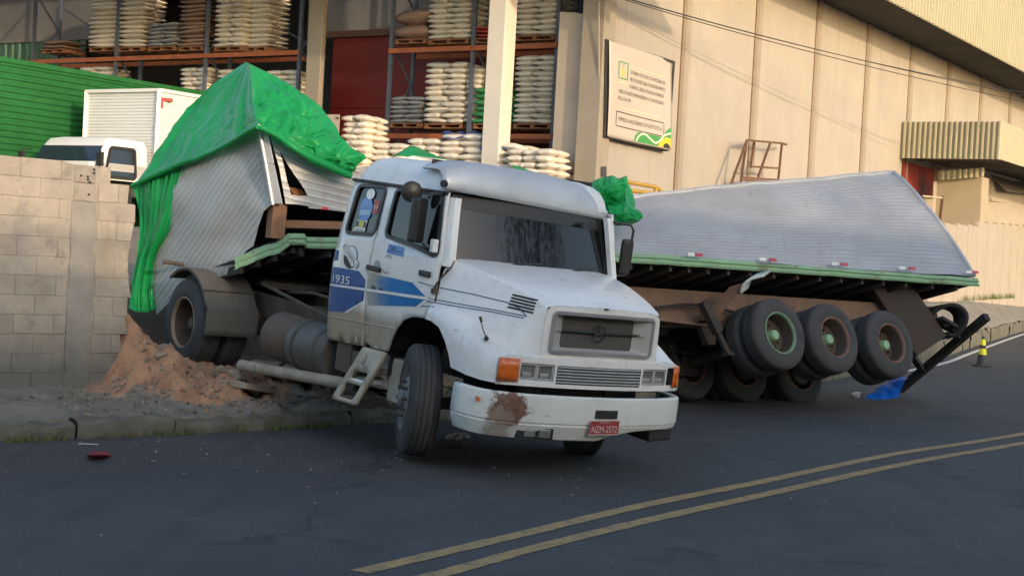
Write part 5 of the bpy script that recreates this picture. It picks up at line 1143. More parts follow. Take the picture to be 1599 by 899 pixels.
# ---- wheels
def wheel(par, c_, ax, rim_m, hub_m, deep=True, R_=.52, W_=.28, name='wheel', treads=True):
    """c_ centre, ax = outward axle direction"""
    ax = Vector(ax).normalized(); c_ = Vector(c_); h = W_/2; s_ = R_/.52
    wh_ = MB(); wh_.lathe([(r*s_, k) for r, k in ((.285, -h*.85), (.30, -h), (.40, -h*1.06), (.485, -h*.92), (.512, -h*.76), (.518, -h*.55), (.507, -h*.53), (.507, -h*.47), (.52, -h*.45), (.52, -h*.17), (.508, -h*.15), (.508, -h*.09), (.52, -h*.07), (.52, h*.2), (.508, h*.22), (.508, h*.28), (.52, h*.3), (.518, h*.55), (.507, h*.57), (.507, h*.63), (.514, h*.65), (.508, h*.76), (.485, h*.92), (.40, h*1.06), (.31, h), (.285, h*.85))], c_, ax, 44)
    w_ = wh_.build(name, m_tyre, par, smooth=40)
    if False:
        x = ax.orthogonal().normalized(); y = ax.cross(x); mb = MB()
        for k in range(40):
            a = k*2*math.pi/40; d = x*math.cos(a)+y*math.sin(a); tt = ax.cross(d)
            for o0, o1 in ((-.80, -.42), (-.36, -.02), (.04, .38), (.44, .80)):
                sk = .012*(1 if o0 < 0 else -1); b0 = c_+d*(R_-.012); lift = d*.018 if abs(o0+o1) < .9 else d*.010
                mb.hexa([b0+ax*h*o0-tt*.030, b0+ax*h*o1-tt*(.030-sk), b0+ax*h*o1+tt*(.030+sk), b0+ax*h*o0+tt*.030]+[q+lift for q in (b0+ax*h*o0-tt*.030, b0+ax*h*o1-tt*(.030-sk), b0+ax*h*o1+tt*(.030+sk), b0+ax*h*o0+tt*.030)])
        mb.build('tread', m_tread, w_, kind='stuff')
    mb = MB()
    if deep: mb.lathe([(r*s_, k) for r, k in ((.275, h*.80), (.262, h*.5), (.255, -.02), (.245, -.07), (.15, -.085), (.145, -.085), (0, -.085))], c_, ax, 36)
    else: mb.lathe([(r*s_, k) for r, k in ((.292, h*.98), (.30, h*1.02), (.285, h*.9), (.265, h*.55), (.24, h*.62), (.19, h*.95), (.13, h*1.05), (0, h*1.05))], c_, ax, 36)
    rim = mb.build('rim', m_rin if deep else rim_m, w_, smooth=35)
    if deep: mb = MB(); mb.lathe([(r*s_, k) for r, k in ((.296, h*.95), (.302, h*1.03), (.288, h*1.04), (.274, h*.79))], c_, ax, 36); mb.build('rim_lip', rim_m, rim, smooth=50)
    x = ax.orthogonal().normalized(); y = ax.cross(x); b0 = -.085 if deep else h*1.0
    mb = MB()
    for k in range(10):
        a = k*2*math.pi/10; q = c_+(x*math.cos(a)+y*math.sin(a))*(.165*s_)+ax*b0; mb.cyl(q, q+ax*(.045 if deep else .05), .016, .014, 6)
    mb.build('wheel_nuts', m_chas, rim, kind='stuff')
    mb = MB(); mb.lathe([(.0, b0+.13), (.06, b0+.13), (.075, b0+.11), (.085, b0)] if deep else [(0, h*1.0+.06), (.06, h+.055), (.085, h+.03), (.09, h*1.0)], c_, ax, 20); mb.build('hub', hub_m, rim, smooth=35)
    if deep:
        mb = MB()
        for k in range(10):
            a = (k+.5)*2*math.pi/10; q = c_+(x*math.cos(a)+y*math.sin(a))*(.20*s_)-ax*.084; mb.lathe([(0, .001), (.026, .001)], q, ax, 10)
        mb.build('vent_hole', m_blk, rim, kind='stuff')
    return w_
m_rin = mat('rim_inside', (.075, .055, .042), .85, col2=(.05, .04, .034), sc=4)
m_rim = mat('rim_dusty', (.28, .22, .16), .8, col2=(.16, .13, .10), sc=4); m_rimf = mat('rim_grey', (.20, .20, .20), .75, col2=(.12, .115, .11), sc=4)
stA = math.radians(-26)
wheel(truck, (0.02, -1.03, .53), (math.sin(stA)*-1*-1, -math.cos(stA), 0), m_rimf, m_rimf, deep=False)
wheel(truck, (0.02, 1.03, .53), (-math.sin(stA)*-1*-1, math.cos(stA), 0), m_rimf, m_rimf, deep=False)
for sg in (-1, 1):
    wheel(truck, (-4.64, sg*1.08, .53), (0, sg, 0), m_rim, m_chas)
    wheel(truck, (-4.64, sg*.74, .53), (0, -sg, 0), m_rim, m_chas, treads=False)
mb = MB(); mb.cyl((-4.64, -1.0, .53), (-4.64, 1.0, .53), .10, n=12); mb.lathe([(0, -.2), (.16, -.16), (.22, 0), (.16, .16), (0, .2)], (-4.64, 0, .53), (1, 0, 0), 16); mb.build('rear_axle', m_chas, truck, smooth=40)
mb = MB(); mb.cyl((0, -.95, .50), (0, .95, .50), .06, n=10); mb.cyl((-4.5, 0, .58), (-1.0, 0, .75), .05, n=10); mb.build('front_axle', m_chas, truck)
# chassis
for y in (-.42, .42):
    mb = MB(); mb.box((-2.15, y, .85), (6.3, .08, .26)); mb.build('chassis_rail', m_chas, truck, bevel=.01)
for x in (-5.2, -3.7, -2.6, -1.3):
    mb = MB(); mb.box((x, 0, .84), (.1, .8, .18)); mb.build('cross_member', m_chas, truck)
mb = MB(); mb.box((.45, 0, 1.0), (1.1, .75, .75)); mb.build('engine', m_blk, truck, bevel=.05)
mb = MB(); mb.prism([V(-5.1, -.42, 1.05), V(-4.2, -.42, 1.05), V(-4.05, 0, 1.05), V(-4.2, .42, 1.05), V(-5.1, .42, 1.05)], (0, 0, .08)); mb.build('fifth_wheel', m_chas, truck, bevel=.01)
# rear mudguards
m_mud = mat('mudguard_grey', (.07, .068, .064), .8, col2=(.105, .098, .085), sc=3, bump=.3)
for sg in (-1, 1):
    mb = MB(); rows = []
    for a in fine(-.02, 2.30, 22):
        R2 = .615; x = -4.64+R2*math.cos(a)*1.06; z = .55+R2*math.sin(a)
        if a < .45: x = -4.64+.655; z = .55+.285-(.45-a)*.75
        rows.append([V(x, sg*y, z+.01*noise.noise(V(a*3, y*4, 0))) for y in (.60, .63, .9, 1.2, 1.245, 1.25)]); rows[-1][0].z -= .02; rows[-1][-1] = rows[-1][-2]+V(-.03*math.cos(a), 0, -.03*math.sin(a))
    mb.grid(rows); mg = mb.build('mudguard', m_mud, truck, smooth=45, solid=.015)
    mb = MB(); mb.tube([V(-4.64+.675*math.cos(a), sg*y, .55+.63*math.sin(a)) for a, y in ((.75, .6), (.75, 1.25))], .012, 6); mb.build('mudguard_strap', m_chas, mg); mb = MB(); mb.tube([V(-5.05, sg*.9, 1.16), V(-5.2, sg*1.3, 1.17)], .025, 8); mb.build('mudguard_stay', m_chas, mg)
# tanks, battery boxes, guard pipe
m_tank = mat('fuel_tank', (.085, .088, .09), .6, col2=(.065, .06, .05), sc=2, stain=(.11, .075, .05), stsc=1.6, stpos=.55)
mb = MB(); mb.lathe([(0, 0), (.22, 0), (.26, .015), (.275, .05), (.275, .75), (.26, .79), (.22, .80), (0, .80)], (-2.42, -.87, .66), (1, 0, 0), 28); tk = mb.build('fuel_tank', m_tank, truck, smooth=40)
for x in (-2.25, -1.82):
    mb = MB(); mb.lathe([(.279, -.03), (.283, 0), (.279, .03)], (x, -.87, .66), (1, 0, 0), 28); mb.build('tank_strap', m_chas, tk)
mb = MB(); mb.lathe([(0, 0), (.24, 0), (.265, .03), (.265, .50), (.24, .53), (0, .53)], (-3.0, -.85, .66), (1, 0, 0), 28); mb.build('air_tank', mat('air_tank', (.085, .075, .062), .75, col2=(.11, .065, .045), sc=2), truck, smooth=40)
mb = MB(); mb.box((-1.32, -.95, .70), (.28, .25, .30)); mb.box((-1.08, -.98, .68), (.14, .2, .24)); mb.build('battery_box', m_chas, truck, bevel=.02)
m_pipe = mat('guard_pipe', (.36, .33, .26), .8, col2=(.24, .21, .16), sc=4)
mb = MB(); mb.cyl((-3.40, -1.06, .25), (-3.02, -1.06, .285), .062, n=14); mb.cyl((-2.98, -1.06, .288), (-1.15, -1.06, .455), .062, n=14); mb.build('guard_pipe', m_pipe, truck, smooth=40)
mb = MB()
for x in (-2.7, -1.6): mb.bar((x, -1.0, .35), (x, -.6, .75), .04, .04)
mb.tube([V(-4.0, -.6, 1.12), V(-2.6, -.75, 1.02), V(-1.7, -.8, .96)], .022, 6); mb.tube([V(-3.9, -.3, 1.05), V(-3.0, -.5, 1.15), V(-1.8, -.3, 1.1)], .018, 6); mb.build('brackets', m_chas, truck)
# entry step
m_step = mat('step_paint', (.42, .40, .33), .8, col2=(.26, .23, .18), sc=4, stain=(.14, .10, .07), stsc=3, stpos=.55)
sp_ = lambda a, b_: V(-.90+.40*a-.20*b_+.02*a*b_, -1.10-.16*b_, .865+.015*a-.55*b_)
mb = MB(); panel(mb, rrect(0, 0, 1, 1, .06), [rrect(.18, .42, .84, .60, .05), rrect(.17, .66, .85, .93, .06)], lambda a, b_: sp_(a, b_), .12, .08); stp = mb.build('entry_step', m_step, truck, smooth=40, solid=.05)
for b_ in (.61, .94):
    mb = MB(); mb.hexa([sp_(a, b_+c_)+V(0, d, 0) for c_ in (-.0, -.045) for a, d in ((.17, 0), (.84, 0), (.84, .2), (.17, .2))]); mb.build('tread_plate', m_wdec if b_ < .7 else m_chas, stp)
mb = MB(); mb.box((-.42, -.85, .62), (.30, .3, .42)); mb.build('step_backing', m_step, truck, bevel=.02)
# ------------------------------------------------------------------ wrecked semi-trailer, local frame: x to its rear, y away from the road, z up
TR = Matrix(((.8066, -.5768, -.1292, 3.93), (.5897, .7702, .243, 21.697), (-.0406, -.2722, .9614, .24), (0, 0, 0, 1)))
trailer = empty('semi_trailer', mat=TR, label='wrecked grey box semi-trailer leaning over behind the truck', cat='trailer')
TI = TR.inverted()
def tw(u, v, Y): return TI @ at(u, v, Y)
def uvsheet(nt, c, b):
    uv = N(nt, 'UVMap'); sx = N(nt, 'SeparateXYZ'); nt.links.new(uv.outputs[0], sx.inputs[0])
    nz = N(nt, 'TexNoise', Scale=1.0, Detail=5, Roughness=.6); mp = N(nt, 'Mapping'); nt.links.new(uv.outputs[0], mp.inputs[0]); mp.inputs['Scale'].default_value = (1.2, 22, 1); nt.links.new(mp.outputs[0], nz.inputs['Vector'])
    wob = N(nt, 'TexNoise', Scale=.7, Detail=3); nt.links.new(uv.outputs[0], wob.inputs['Vector'])
    y = math_(nt, 'MULTIPLY_ADD', wob.outputs['Fac'], .22, sx.outputs[1])
    wv = math_(nt, 'SINE', math_(nt, 'MULTIPLY', y, 2*math.pi/.085))
    bn = N(nt, 'Bump', Strength=.32, Distance=.010); h = math_(nt, 'MULTIPLY_ADD', nz.outputs['Fac'], 1.4, math_(nt, 'POWER', math_(nt, 'MULTIPLY_ADD', wv, .5, .5), 3.0)); nt.links.new(h, bn.inputs['Height']); nt.links.new(bn.outputs[0], b.inputs['Normal'])
    c = mixc(nt, ramp(nt, nz.outputs['Fac'], ((.42, 0), (.7, .6))), c, (.40, .41, .43))
    c = mixc(nt, ramp(nt, wv, ((.86, 0), (.99, .5))), c, (.70, .70, .70))
    sc_ = N(nt, 'TexNoise', Scale=3, Detail=7, Roughness=.75); nt.links.new(uv.outputs[0], sc_.inputs['Vector'])
    bg_ = N(nt, 'TexNoise', Scale=.55, Detail=6, Roughness=.65); mp2 = N(nt, 'Mapping'); nt.links.new(uv.outputs[0], mp2.inputs[0]); mp2.inputs['Scale'].default_value = (1, 1.6, 1); nt.links.new(mp2.outputs[0], bg_.inputs['Vector'])
    c = mixc(nt, ramp(nt, bg_.outputs['Fac'], ((.42, 0), (.66, .65))), c, (.27, .26, .25))
    s3 = N(nt, 'TexNoise', Scale=2.0, Detail=6, Roughness=.7); mp3 = N(nt, 'Mapping'); nt.links.new(uv.outputs[0], mp3.inputs[0]); mp3.inputs['Scale'].default_value = (3.5, .5, 1); nt.links.new(mp3.outputs[0], s3.inputs['Vector'])
    c = mixc(nt, ramp(nt, s3.outputs['Fac'], ((.55, 0), (.72, .5))), c, (.26, .235, .20))
    return mixc(nt, ramp(nt, sc_.outputs['Fac'], ((.62, 0), (.70, .6))), c, (.15, .145, .14))
m_sheet = mat('trailer_sheet', (.355, .355, .36), .42, metal=.25, var=.10, sc=.8, hook=uvsheet)
m_sheetF = mat('trailer_front_sheet', (.37, .375, .38), .45, metal=.25, var=.10, sc=.8, hook=uvsheet)
m_trim = mat('trailer_trim', (.40, .415, .43), .4, metal=.2, var=.1, sc=2, stain=(.3, .3, .29), stsc=3)
def rail_rust(nt, c, b):
    n_ = fbm(nt, mapped(nt), 2.2, 7, .75); return mixc(nt, ramp(nt, n_, ((.55, 0), (.64, .9))), c, (.16, .085, .05))
m_grail = mat('green_rail', (.22, .38, .22), .55, var=.15, sc=3, hook=rail_rust)
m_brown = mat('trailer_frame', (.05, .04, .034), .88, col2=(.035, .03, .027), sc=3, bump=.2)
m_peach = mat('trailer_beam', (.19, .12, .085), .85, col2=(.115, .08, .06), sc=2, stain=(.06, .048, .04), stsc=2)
m_black = mat('underbody_black', (.03, .027, .025), .9, var=.3)
m_wood = mat('cargo_timber', (.22, .12, .07), .85, var=.25, sc=5)
m_redt = mat('reflector_red', (.45, .03, .05), .4); m_whtt = mat('reflector_white', (.70, .70, .68), .4)
def gridobj(name, rows, ma, par, su, sv, smooth=50, solid=0, off=0):
    mb = MB(); mb.grid(rows); o = mb.build(name, ma, par, smooth=smooth, solid=solid, off=off); me = o.data
    uv = me.uv_layers.new(name='UVMap'); R_, C_ = len(rows), len(rows[0])
    for l in me.loops:
        i, j = divmod(l.vertex_index, C_); uv.data[l.index].uv = (i/(R_-1)*su, j/(C_-1)*sv)
    return o
# rear section of the near side: bottom edge and racked-over top edge
bot = [(880, 393, 18.05), (940, 397, 18.5), (1040, 402, 19.3), (1150, 409, 20.2), (1280, 417, 21.2), (1400, 424, 22.1), (1521, 431, 23.0)]
top = [(868, 293, 19.6), (985, 304, 20.7), (1075, 296, 21.4), (1160, 289, 22.1), (1240, 283, 22.8), (1320, 276, 23.7), (1394, 270, 24.5)]
rows = []
for b_, t_ in zip(bot, top):
    B_, T_ = at(*b_), at(*t_); rows.append([TI @ (B_.lerp(T_, k/4)+V(.05, -.10, .05)*math.sin(k/4*math.pi)) for k in range(5)])
def dents(a, b_, p):
    d = .035*noise.noise(p*1.1)+.022*ridged(p, 1.0, 3)
    d += .035*math.exp(-((a-.30)/.08)**2)*(b_-.25)*(1 if b_ > .25 else 0)+.05*math.exp(-((a-.16)/.05)**2)*b_
    return -d
g = displace(loft(rows, 110, 56), dents)
gridobj('side_panel', g, m_sheet, trailer, 7.6, 2.6)
toprow = [r[-1] for r in g]; botrow = [r[0] for r in g]
mb = MB(); mb.tube(toprow[::4], .035, 6); mb.build('top_rail', m_trim, trailer)
mb = MB(); mb.tube([g[-1][k] for k in range(0, 57, 7)], .04, 6); mb.build('rear_post', m_trim, trailer)
# roof, far side and rear doors of the leaning box (mostly out of sight)
back = V(-.5768, .7702, -.2722)*2.45; backL = TI.to_3x3() @ back
dn = TI.to_3x3() @ V(0, .2, -.9)
gridobj('roof_panel', [[p, p+backL*.5+V(0, 0, .05), p+backL] for p in toprow[::6]], m_trim, trailer, 7, 2.4)
gridobj('far_side_panel', [[p+backL, p+backL+dn*.7, p+backL+dn*1.3] for p in toprow[::6]], m_trim, trailer, 7, 1.5)
e0, e1 = g[-1][0], g[-1][-1]
mb = MB(); mb.grid([[e0, e0.lerp(e1, .5), e1], [e0+backL*.5, e0.lerp(e1, .5)+backL*.5, e1+backL*.5], [e0+backL, (e0+backL).lerp(e1+backL, .5), e1+backL]]); mb.build('rear_door', m_trim, trailer)
# green edge rail, three ridges
railp = [(940, 400, 18.5), (1040, 406, 19.3), (1150, 414, 20.2), (1280, 423, 21.2), (1400, 432, 22.1), (1527, 441, 23.0)]
rp = [at(*p) for p in railp]; rp = [catmull(rp, t/6) for t in range(6*5+1)]
upl = V(-.10, .18, .95)
def railobj(pts, wob=.012):
    rows = []
    for k, p in enumerate(pts):
        w_ = V(0, 0, wob*noise.noise(V(k*.6, 0, 0)))
        f = V(.45, -.6, 0)
        rows.append([TI @ (p+w_+upl*h+f*d) for h, d in ((-.065, -.04), (-.065, .02), (-.04, .04), (-.022, .01), (.0, .01), (.018, .04), (.036, .01), (.055, .01), (.068, .0), (.07, -.05))])
    return rows
mb = MB(); mb.grid(railobj(rp)); mb.build('floor_rail', m_grail, trailer, smooth=25)
for u in (1095, 1208, 1310, 1413, 1507):
    for k, ma in ((0, m_whtt), (1, m_redt)):
        t = (u+k*14-940)/(1527-940); q = catmull([at(*p) for p in bot[1:]], t*5)
        tt = (catmull([at(*p) for p in bot[1:]], t*5+.1)-q).normalized()
        mb = MB(); q = q+V(.03, -.045, .06); mb.hexa([TI @ (q+tt*x+upl*z+V(.01, -.012, 0)*y) for z in (-.022, .022) for x, y in ((-.07, 0), (.06, 0), (.06, 1), (-.07, 1))]); mb.build('reflector_tape', ma, trailer)
# deck of the rear section and its crossmembers
E_ = lambda i: TI @ (rp[i]-V(.01, -.02, .02))
mb = MB(); rows = [[TI @ (p+back*k/4-V(0, 0, .02)) for k in range(5)] for p in rp[::3]]; mb.grid(rows); mb.build('deck', m_brown, trailer)
i = 0
for t in [k*.42 for k in range(1, 18)]:
    q = catmull([at(*p) for p in railp], min(5, t/7.6*5)); mb = MB(); a = TI @ (q+back*.02-V(0, 0, .075)); b_ = TI @ (q+back*.98-V(0, 0, .075)); mb.bar(a, b_, .05, .11); mb.build('crossmember', m_brown, trailer)
# main beams with lightening holes
for y, x0 in ((-.50, -4.6), (.50, -4.6)):
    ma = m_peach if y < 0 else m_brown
    zt_ = lambda x: 1.20+.03*(x+1); zl = lambda x: .74 if x > -1.9 else .74+.0
    holes = [[(hx+.055*math.cos(a), .98+.055*math.sin(a)) for a in [k*math.pi/5 for k in range(10)]] for hx in (-1.82, -.62, .44, 1.6)]
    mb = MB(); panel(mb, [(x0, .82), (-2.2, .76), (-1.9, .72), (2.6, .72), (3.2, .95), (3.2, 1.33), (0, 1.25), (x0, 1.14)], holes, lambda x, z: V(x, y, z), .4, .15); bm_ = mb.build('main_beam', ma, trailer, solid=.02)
    mb = MB(); mb.bar(V(-1.9, y, .715), V(2.6, y, .715), .16, .03); mb.bar(V(x0, y, .81), V(-1.9, y, .715), .16, .03); mb.build('flange', ma, bm_)
for x in (-4.2, -3.4, -2.4, 2.4):
    mb = MB(); mb.box((x, 0, .95), (.08, .98, .3)); mb.build('cross_tube', m_brown, trailer)
for x0, x1 in ((-6.3, -4.6),):
    for y in (-.45, .45):
        mb = MB(); mb.hexa([V(x, y+d, z) for z, ex in ((.9, 0), (1.15, 0)) for x, d in ((x0, -.04), (x1, -.04), (x1, .04), (x0, .04))]); mb.build('gooseneck_beam', m_black, trailer)
# axles and wheels
m_rg = mat('rim_green', (.20, .38, .22), .6, col2=(.12, .20, .12), sc=3); m_rr = mat('rim_rust', (.26, .13, .09), .75, col2=(.15, .08, .06), sc=3); m_hg = mat('hub_green', (.24, .42, .24), .6, var=.2, sc=6)
ROLLA = math.radians(-3.0); cr, sr_ = math.cos(ROLLA), math.sin(ROLLA)
for k, (x, rm) in enumerate(((-1.19, m_rg), (-.11, m_rr), (1.08, m_rr))):
    zc = .505-(.02 if k == 2 else 0); piv = V(x, -1.12, zc)
    def axp(y): return piv+V(0, (y+1.12)*cr, (y+1.12)*sr_)
    axd = V(0, -cr, -sr_)
    wheel(trailer, axp(-1.12), axd, rm, m_hg, R_=.50, W_=.27)
    wheel(trailer, axp(-.80), -axd, m_rr, m_brown, R_=.50, W_=.27, treads=False)
    wheel(trailer, axp(.66), axd, m_rr, m_brown, R_=.50, W_=.27, treads=False)
    wheel(trailer, axp(.98), -axd, m_rr, m_hg, R_=.50, W_=.27, treads=False)
    mb = MB(); mb.cyl(axp(-1.05), axp(.95), .07, n=12); mb.cyl(axp(-.70), axp(-.62), .19, n=18); mb.cyl(axp(.52), axp(.6), .19, n=18); mb.build('axle', m_brown, trailer, smooth=40)
    for y in (-.5, .45):
        mb = MB(); p = axp(y); mb.tube([V(x-.5, y, .66), p+V(-.25, 0, .16), p+V(0, 0, .12), p+V(.25, 0, .16), V(x+.5, y, .66)], .035, 6); mb.build('leaf_spring', m_brown, trailer)
for x in (-1.8, -.65, .48, 1.7):
    for y in (-.5, .5):
        mb = MB(); mb.prism([V(x-.16, y-.05, .715), V(x+.16, y-.05, .715), V(x+.07, y-.05, .46), V(x-.07, y-.05, .46)], (0, .1, 0)); mb.build('spring_hanger', m_brown, trailer)
# landing legs, brackets, mudguard stub
for (a, b_, Y) in (((1108, 492), (1137, 553), 20.0), ((1038, 520), (1064, 585), 21.2)):
    p, q = tw(*a, Y), tw(*b_, Y); d = (q-p)
    mb = MB(); mb.bar(p-d*.35, p+d*.45, .12, .12); mb.bar(p+d*.3, q, .07, .07); lg_ = mb.build('landing_leg', m_brown, trailer, bevel=.01)
    mb = MB(); mb.box(q, (.12, .12, .04)); mb.build('leg_foot', m_brown, lg_)
cur = [at(1156, 458, 20.0), at(1160, 446, 19.98), at(1170, 437, 19.97), at(1192, 431, 20.0)]
mb = MB(); mb.grid([[TI @ (catmull(cur, t/4)+V(.5, .75, .3)*w_) for w_ in (0, .12, .25)] for t in range(13)]); mb.build('mudguard_stub', mat('mudguard_white', (.50, .54, .50), .6, var=.2, sc=5), trailer, smooth=50, solid=.03)
mb = MB(); mb.hexa([tw(*p) for p in ((1092, 500, 20.2), (1118, 500, 20.2), (1118, 500, 20.5), (1092, 500, 20.5), (1140, 447, 20.0), (1166, 440, 20.0), (1166, 440, 20.3), (1140, 447, 20.3))]); mb.build('mudguard_stay', m_peach, trailer)
for x, y in ((-2.9, -.2), (-2.3, .15)):
    mb = MB(); mb.lathe([(0, -.35), (.1, -.34), (.13, -.3), (.13, .3), (.1, .34), (0, .35)], (x, y, .78), (0, 1, 0), 16); mb.build('air_tank', m_brown, trailer, smooth=40)
for x in (-1.19, -.11, 1.08):
    for y in (-.35, .3):
        mb = MB(); mb.cyl((x+.22, y, .62), (x+.40, y, .70), .10, n=12); mb.build('brake_chamber', m_brown, trailer, smooth=40)
for k, pts in enumerate(([(-4, -.3, .85), (-2.6, -.42, .7), (-1.5, -.35, .78), (.2, -.4, .68), (1.6, -.3, .8)], [(-4, -.62, 1.05), (-3.1, -.66, .86), (-2.0, -.62, .98), (-.4, -.6, .8)])):
    mb = MB(); mb.tube([catmull([Vector(p) for p in pts], t/4) for t in range(4*(len(pts)-1)+1)], .02, 6); mb.build('brake_hose', m_black, trailer)
# tail: panel, torn rubber, underrun bar
mb = MB(); P4 = [tw(1362, 448, 22.4), tw(1424, 444, 22.7), tw(1479, 524, 23.1), tw(1432, 556, 22.9)]; thk = TI.to_3x3() @ V(-.1, .3, -.05)
mb.hexa(P4+[p+thk for p in P4]); mb.build('tail_panel', mat('tail_panel', (.06, .035, .03), .75, col2=(.05, .046, .044), sc=1.6), trailer, bevel=.01)
cv = [tw(u, v, 23.2) for u, v in ((1456, 490), (1468, 481), (1484, 476), (1500, 479), (1510, 490), (1509, 504), (1502, 516), (1490, 524), (1480, 520))]
bk = TI.to_3x3() @ V(-.12, .25, -.05)
mb = MB(); mb.grid([[catmull(cv, t/3)+bk*k for k in (0, .5, 1)] for t in range(25)]); mb.build('torn_rubber', m_rub, trailer, smooth=60, solid=.06)
ba, bb = TI @ at(1541, 494, 23.3), TI @ atz(1404, 609, .10)
mb = MB(); mb.bar(ba, bb, .12, .12); ub = mb.build('underrun_bar', m_black, trailer, bevel=.01)
for f, q in ((.30, tw(1478, 505, 23.0)), (.72, tw(1422, 552, 23.4))):
    mb = MB(); mb.bar(ba.lerp(bb, f), q, .09, .09); mb.build('bar_strut', m_black, ub)
mb = MB(); mb.bar(tw(1487, 512, 23.1), tw(1463, 498, 23.0), .25, .05); mb.build('lamp_bracket', m_black, ub)
# ---- front section: torn sheets, corner post, broken rail
Yf = lambda u: 16.85+(420-u)/205*1.8
fr = [(404, 196), (425, 318), (412, 330), (404, 352), (396, 384), (384, 392), (372, 408), (356, 428), (345, 432), (330, 436), (308, 446), (286, 455), (266, 470), (250, 486), (245, 492), (240, 470), (234, 430), (231, 400), (222, 345), (213, 300), (218, 285), (300, 240)]
UVS = []
def ffn(u, v):
    UVS.append(((u*.55-v*.83)/135.0, (u*.83+v*.55)/135.0*1.5)); bul = .10*math.sin((u-215)/190*3.1)*math.sin((v-200)/300*3.1)+.05*noise.noise(V(u*.02, v*.02, 0))+.02*ridged(V(u*.01, v*.01, 3), 2, 3)
    return TI @ (at(u, v, Yf(u)-bul))
mb = MB(); panel(mb, fr, [], ffn, 9, 7); o = mb.build('front_panel', m_sheetF, trailer, smooth=50)
uv = o.data.uv_layers.new(name='UVMap')
for l in o.data.loops:
    x = UVS[l.vertex_index]; uv.data[l.index].uv = x
mb = MB(); pq = [(at(403, 196, 16.82), at(417, 197, 16.80)), (at(414, 255, 16.80), at(429, 257, 16.78)), (at(425, 318, 16.80), at(442, 319, 16.78))]
for (a, b_), (c_, d_) in zip(pq, pq[1:]):
    k = V(-.08, .16, 0); mb.hexa([TI @ x for x in (c_, d_, d_+k, c_+k, a, b_, b_+k, a+k)])
mb.build('corner_post', m_trim, trailer, bevel=.01)
mb = MB(); mb.tube([tw(404, 197, 16.8), tw(415, 256, 16.78), tw(426, 320, 16.78)], .022, 6); mb.build('corner_bead', m_trim, trailer)
mb = MB(); mb.bar(tw(434, 318, 16.95), tw(429, 372, 16.95), .17, .14); mb.build('inner_post', m_wood, trailer)
Ys = lambda u: 16.84+(u-430)/500*1.75
so = [(417, 197), (440, 211), (470, 229), (520, 250), (560, 262), (620, 250), (645, 243), (700, 250), (780, 266), (860, 290), (905, 300), (905, 393), (800, 372), (700, 350), (600, 338), (538, 331), (500, 326), (471, 320), (446, 318), (436, 262)]
hol = [(437, 234), (444, 248), (455, 266), (470, 287), (481, 306), (466, 306), (455, 304), (449, 285), (444, 262)]
UVS2 = []
def sfn2(u, v):
    UVS2.append(((u-400)/130, (v-.42*(u-400)*.5)/130)); return TI @ at(u, v, Ys(u)-.05*math.sin(u*.03)*1.0-.02*noise.noise(V(u*.03, v*.03, 0)))
mb = MB(); panel(mb, so, [hol], sfn2, 11, 8); o = mb.build('side_panel', m_sheet, trailer, smooth=50)
uv = o.data.uv_layers.new(name='UVMap')
for l in o.data.loops: uv.data[l.index].uv = UVS2[l.vertex_index]
mb = MB(); panel(mb, [(451, 292), (470, 296), (484, 309), (462, 310)], [], lambda u, v: TI @ at(u, v, Ys(u)+.12), 8, 8); mb.build('orange_lining', mat('orange_lining', (.45, .17, .06), .7), trailer)
for u in (484, 500):
    mb = MB(); mb.hexa([TI @ at(x, y+.10*(x-484), Ys(x)-d) for y in (325, 321) for x, d in ((u-2, .03), (u+13, .03), (u+13, 0.0), (u-2, 0.0))]); mb.build('reflector_tape', m_redt if u > 490 else m_whtt, trailer)
bk2 = V(-1.45, 1.9, -.25)
mb = MB(); mb.grid([[TI @ (at(u, v, Ys(u))+bk2*k-V(0, 0, .05)) for k in (0.01, .5, 1)] for u, v in so[:11]]); mb.build('roof_panel', m_trim, trailer)
mb = MB(); mb.grid([[TI @ (at(u, v, Ys(u))+bk2+V(0, 0, -k)) for k in (0, .7, 1.5)] for u, v in so[:11]]); mb.build('far_side_panel', m_black, trailer)
mb = MB(); mb.bar(tw(446, 351, 17.1), tw(560, 354, 17.3), .08, .09); mb.build('cargo_batten', m_wood, trailer)
fp = [(366, 413, 17.1), (400, 398, 17.0), (436, 386, 16.93), (452, 374, 16.9), (476, 374, 16.92), (478, 379, 16.95), (535, 380, 17.05), (650, 386, 17.4), (800, 392, 17.9), (940, 399, 18.48)]
fpts = [at(*p) for p in fp]; fpp = []
for a, b_ in zip(fpts, fpts[1:]): fpp += [a.lerp(b_, k/4) for k in range(4)]
fpp.append(fpts[-1])
mb = MB(); mb.grid(railobj(fpp, .02)); mb.build('floor_rail', m_grail, trailer, smooth=25)
mb = MB(); mb.grid([[TI @ (p+bk2*k/3+V(0, 0, .04-.05*k)) for k in range(4)] for p in fpts]); mb.build('deck', m_black, trailer)
for p in fpp[2::3]:
    mb = MB(); mb.bar(TI @ (p+bk2*.03-V(0, 0, .10)), TI @ (p+bk2*.97-V(0, 0, .25)), .05, .10); mb.build('crossmember', m_black, trailer)
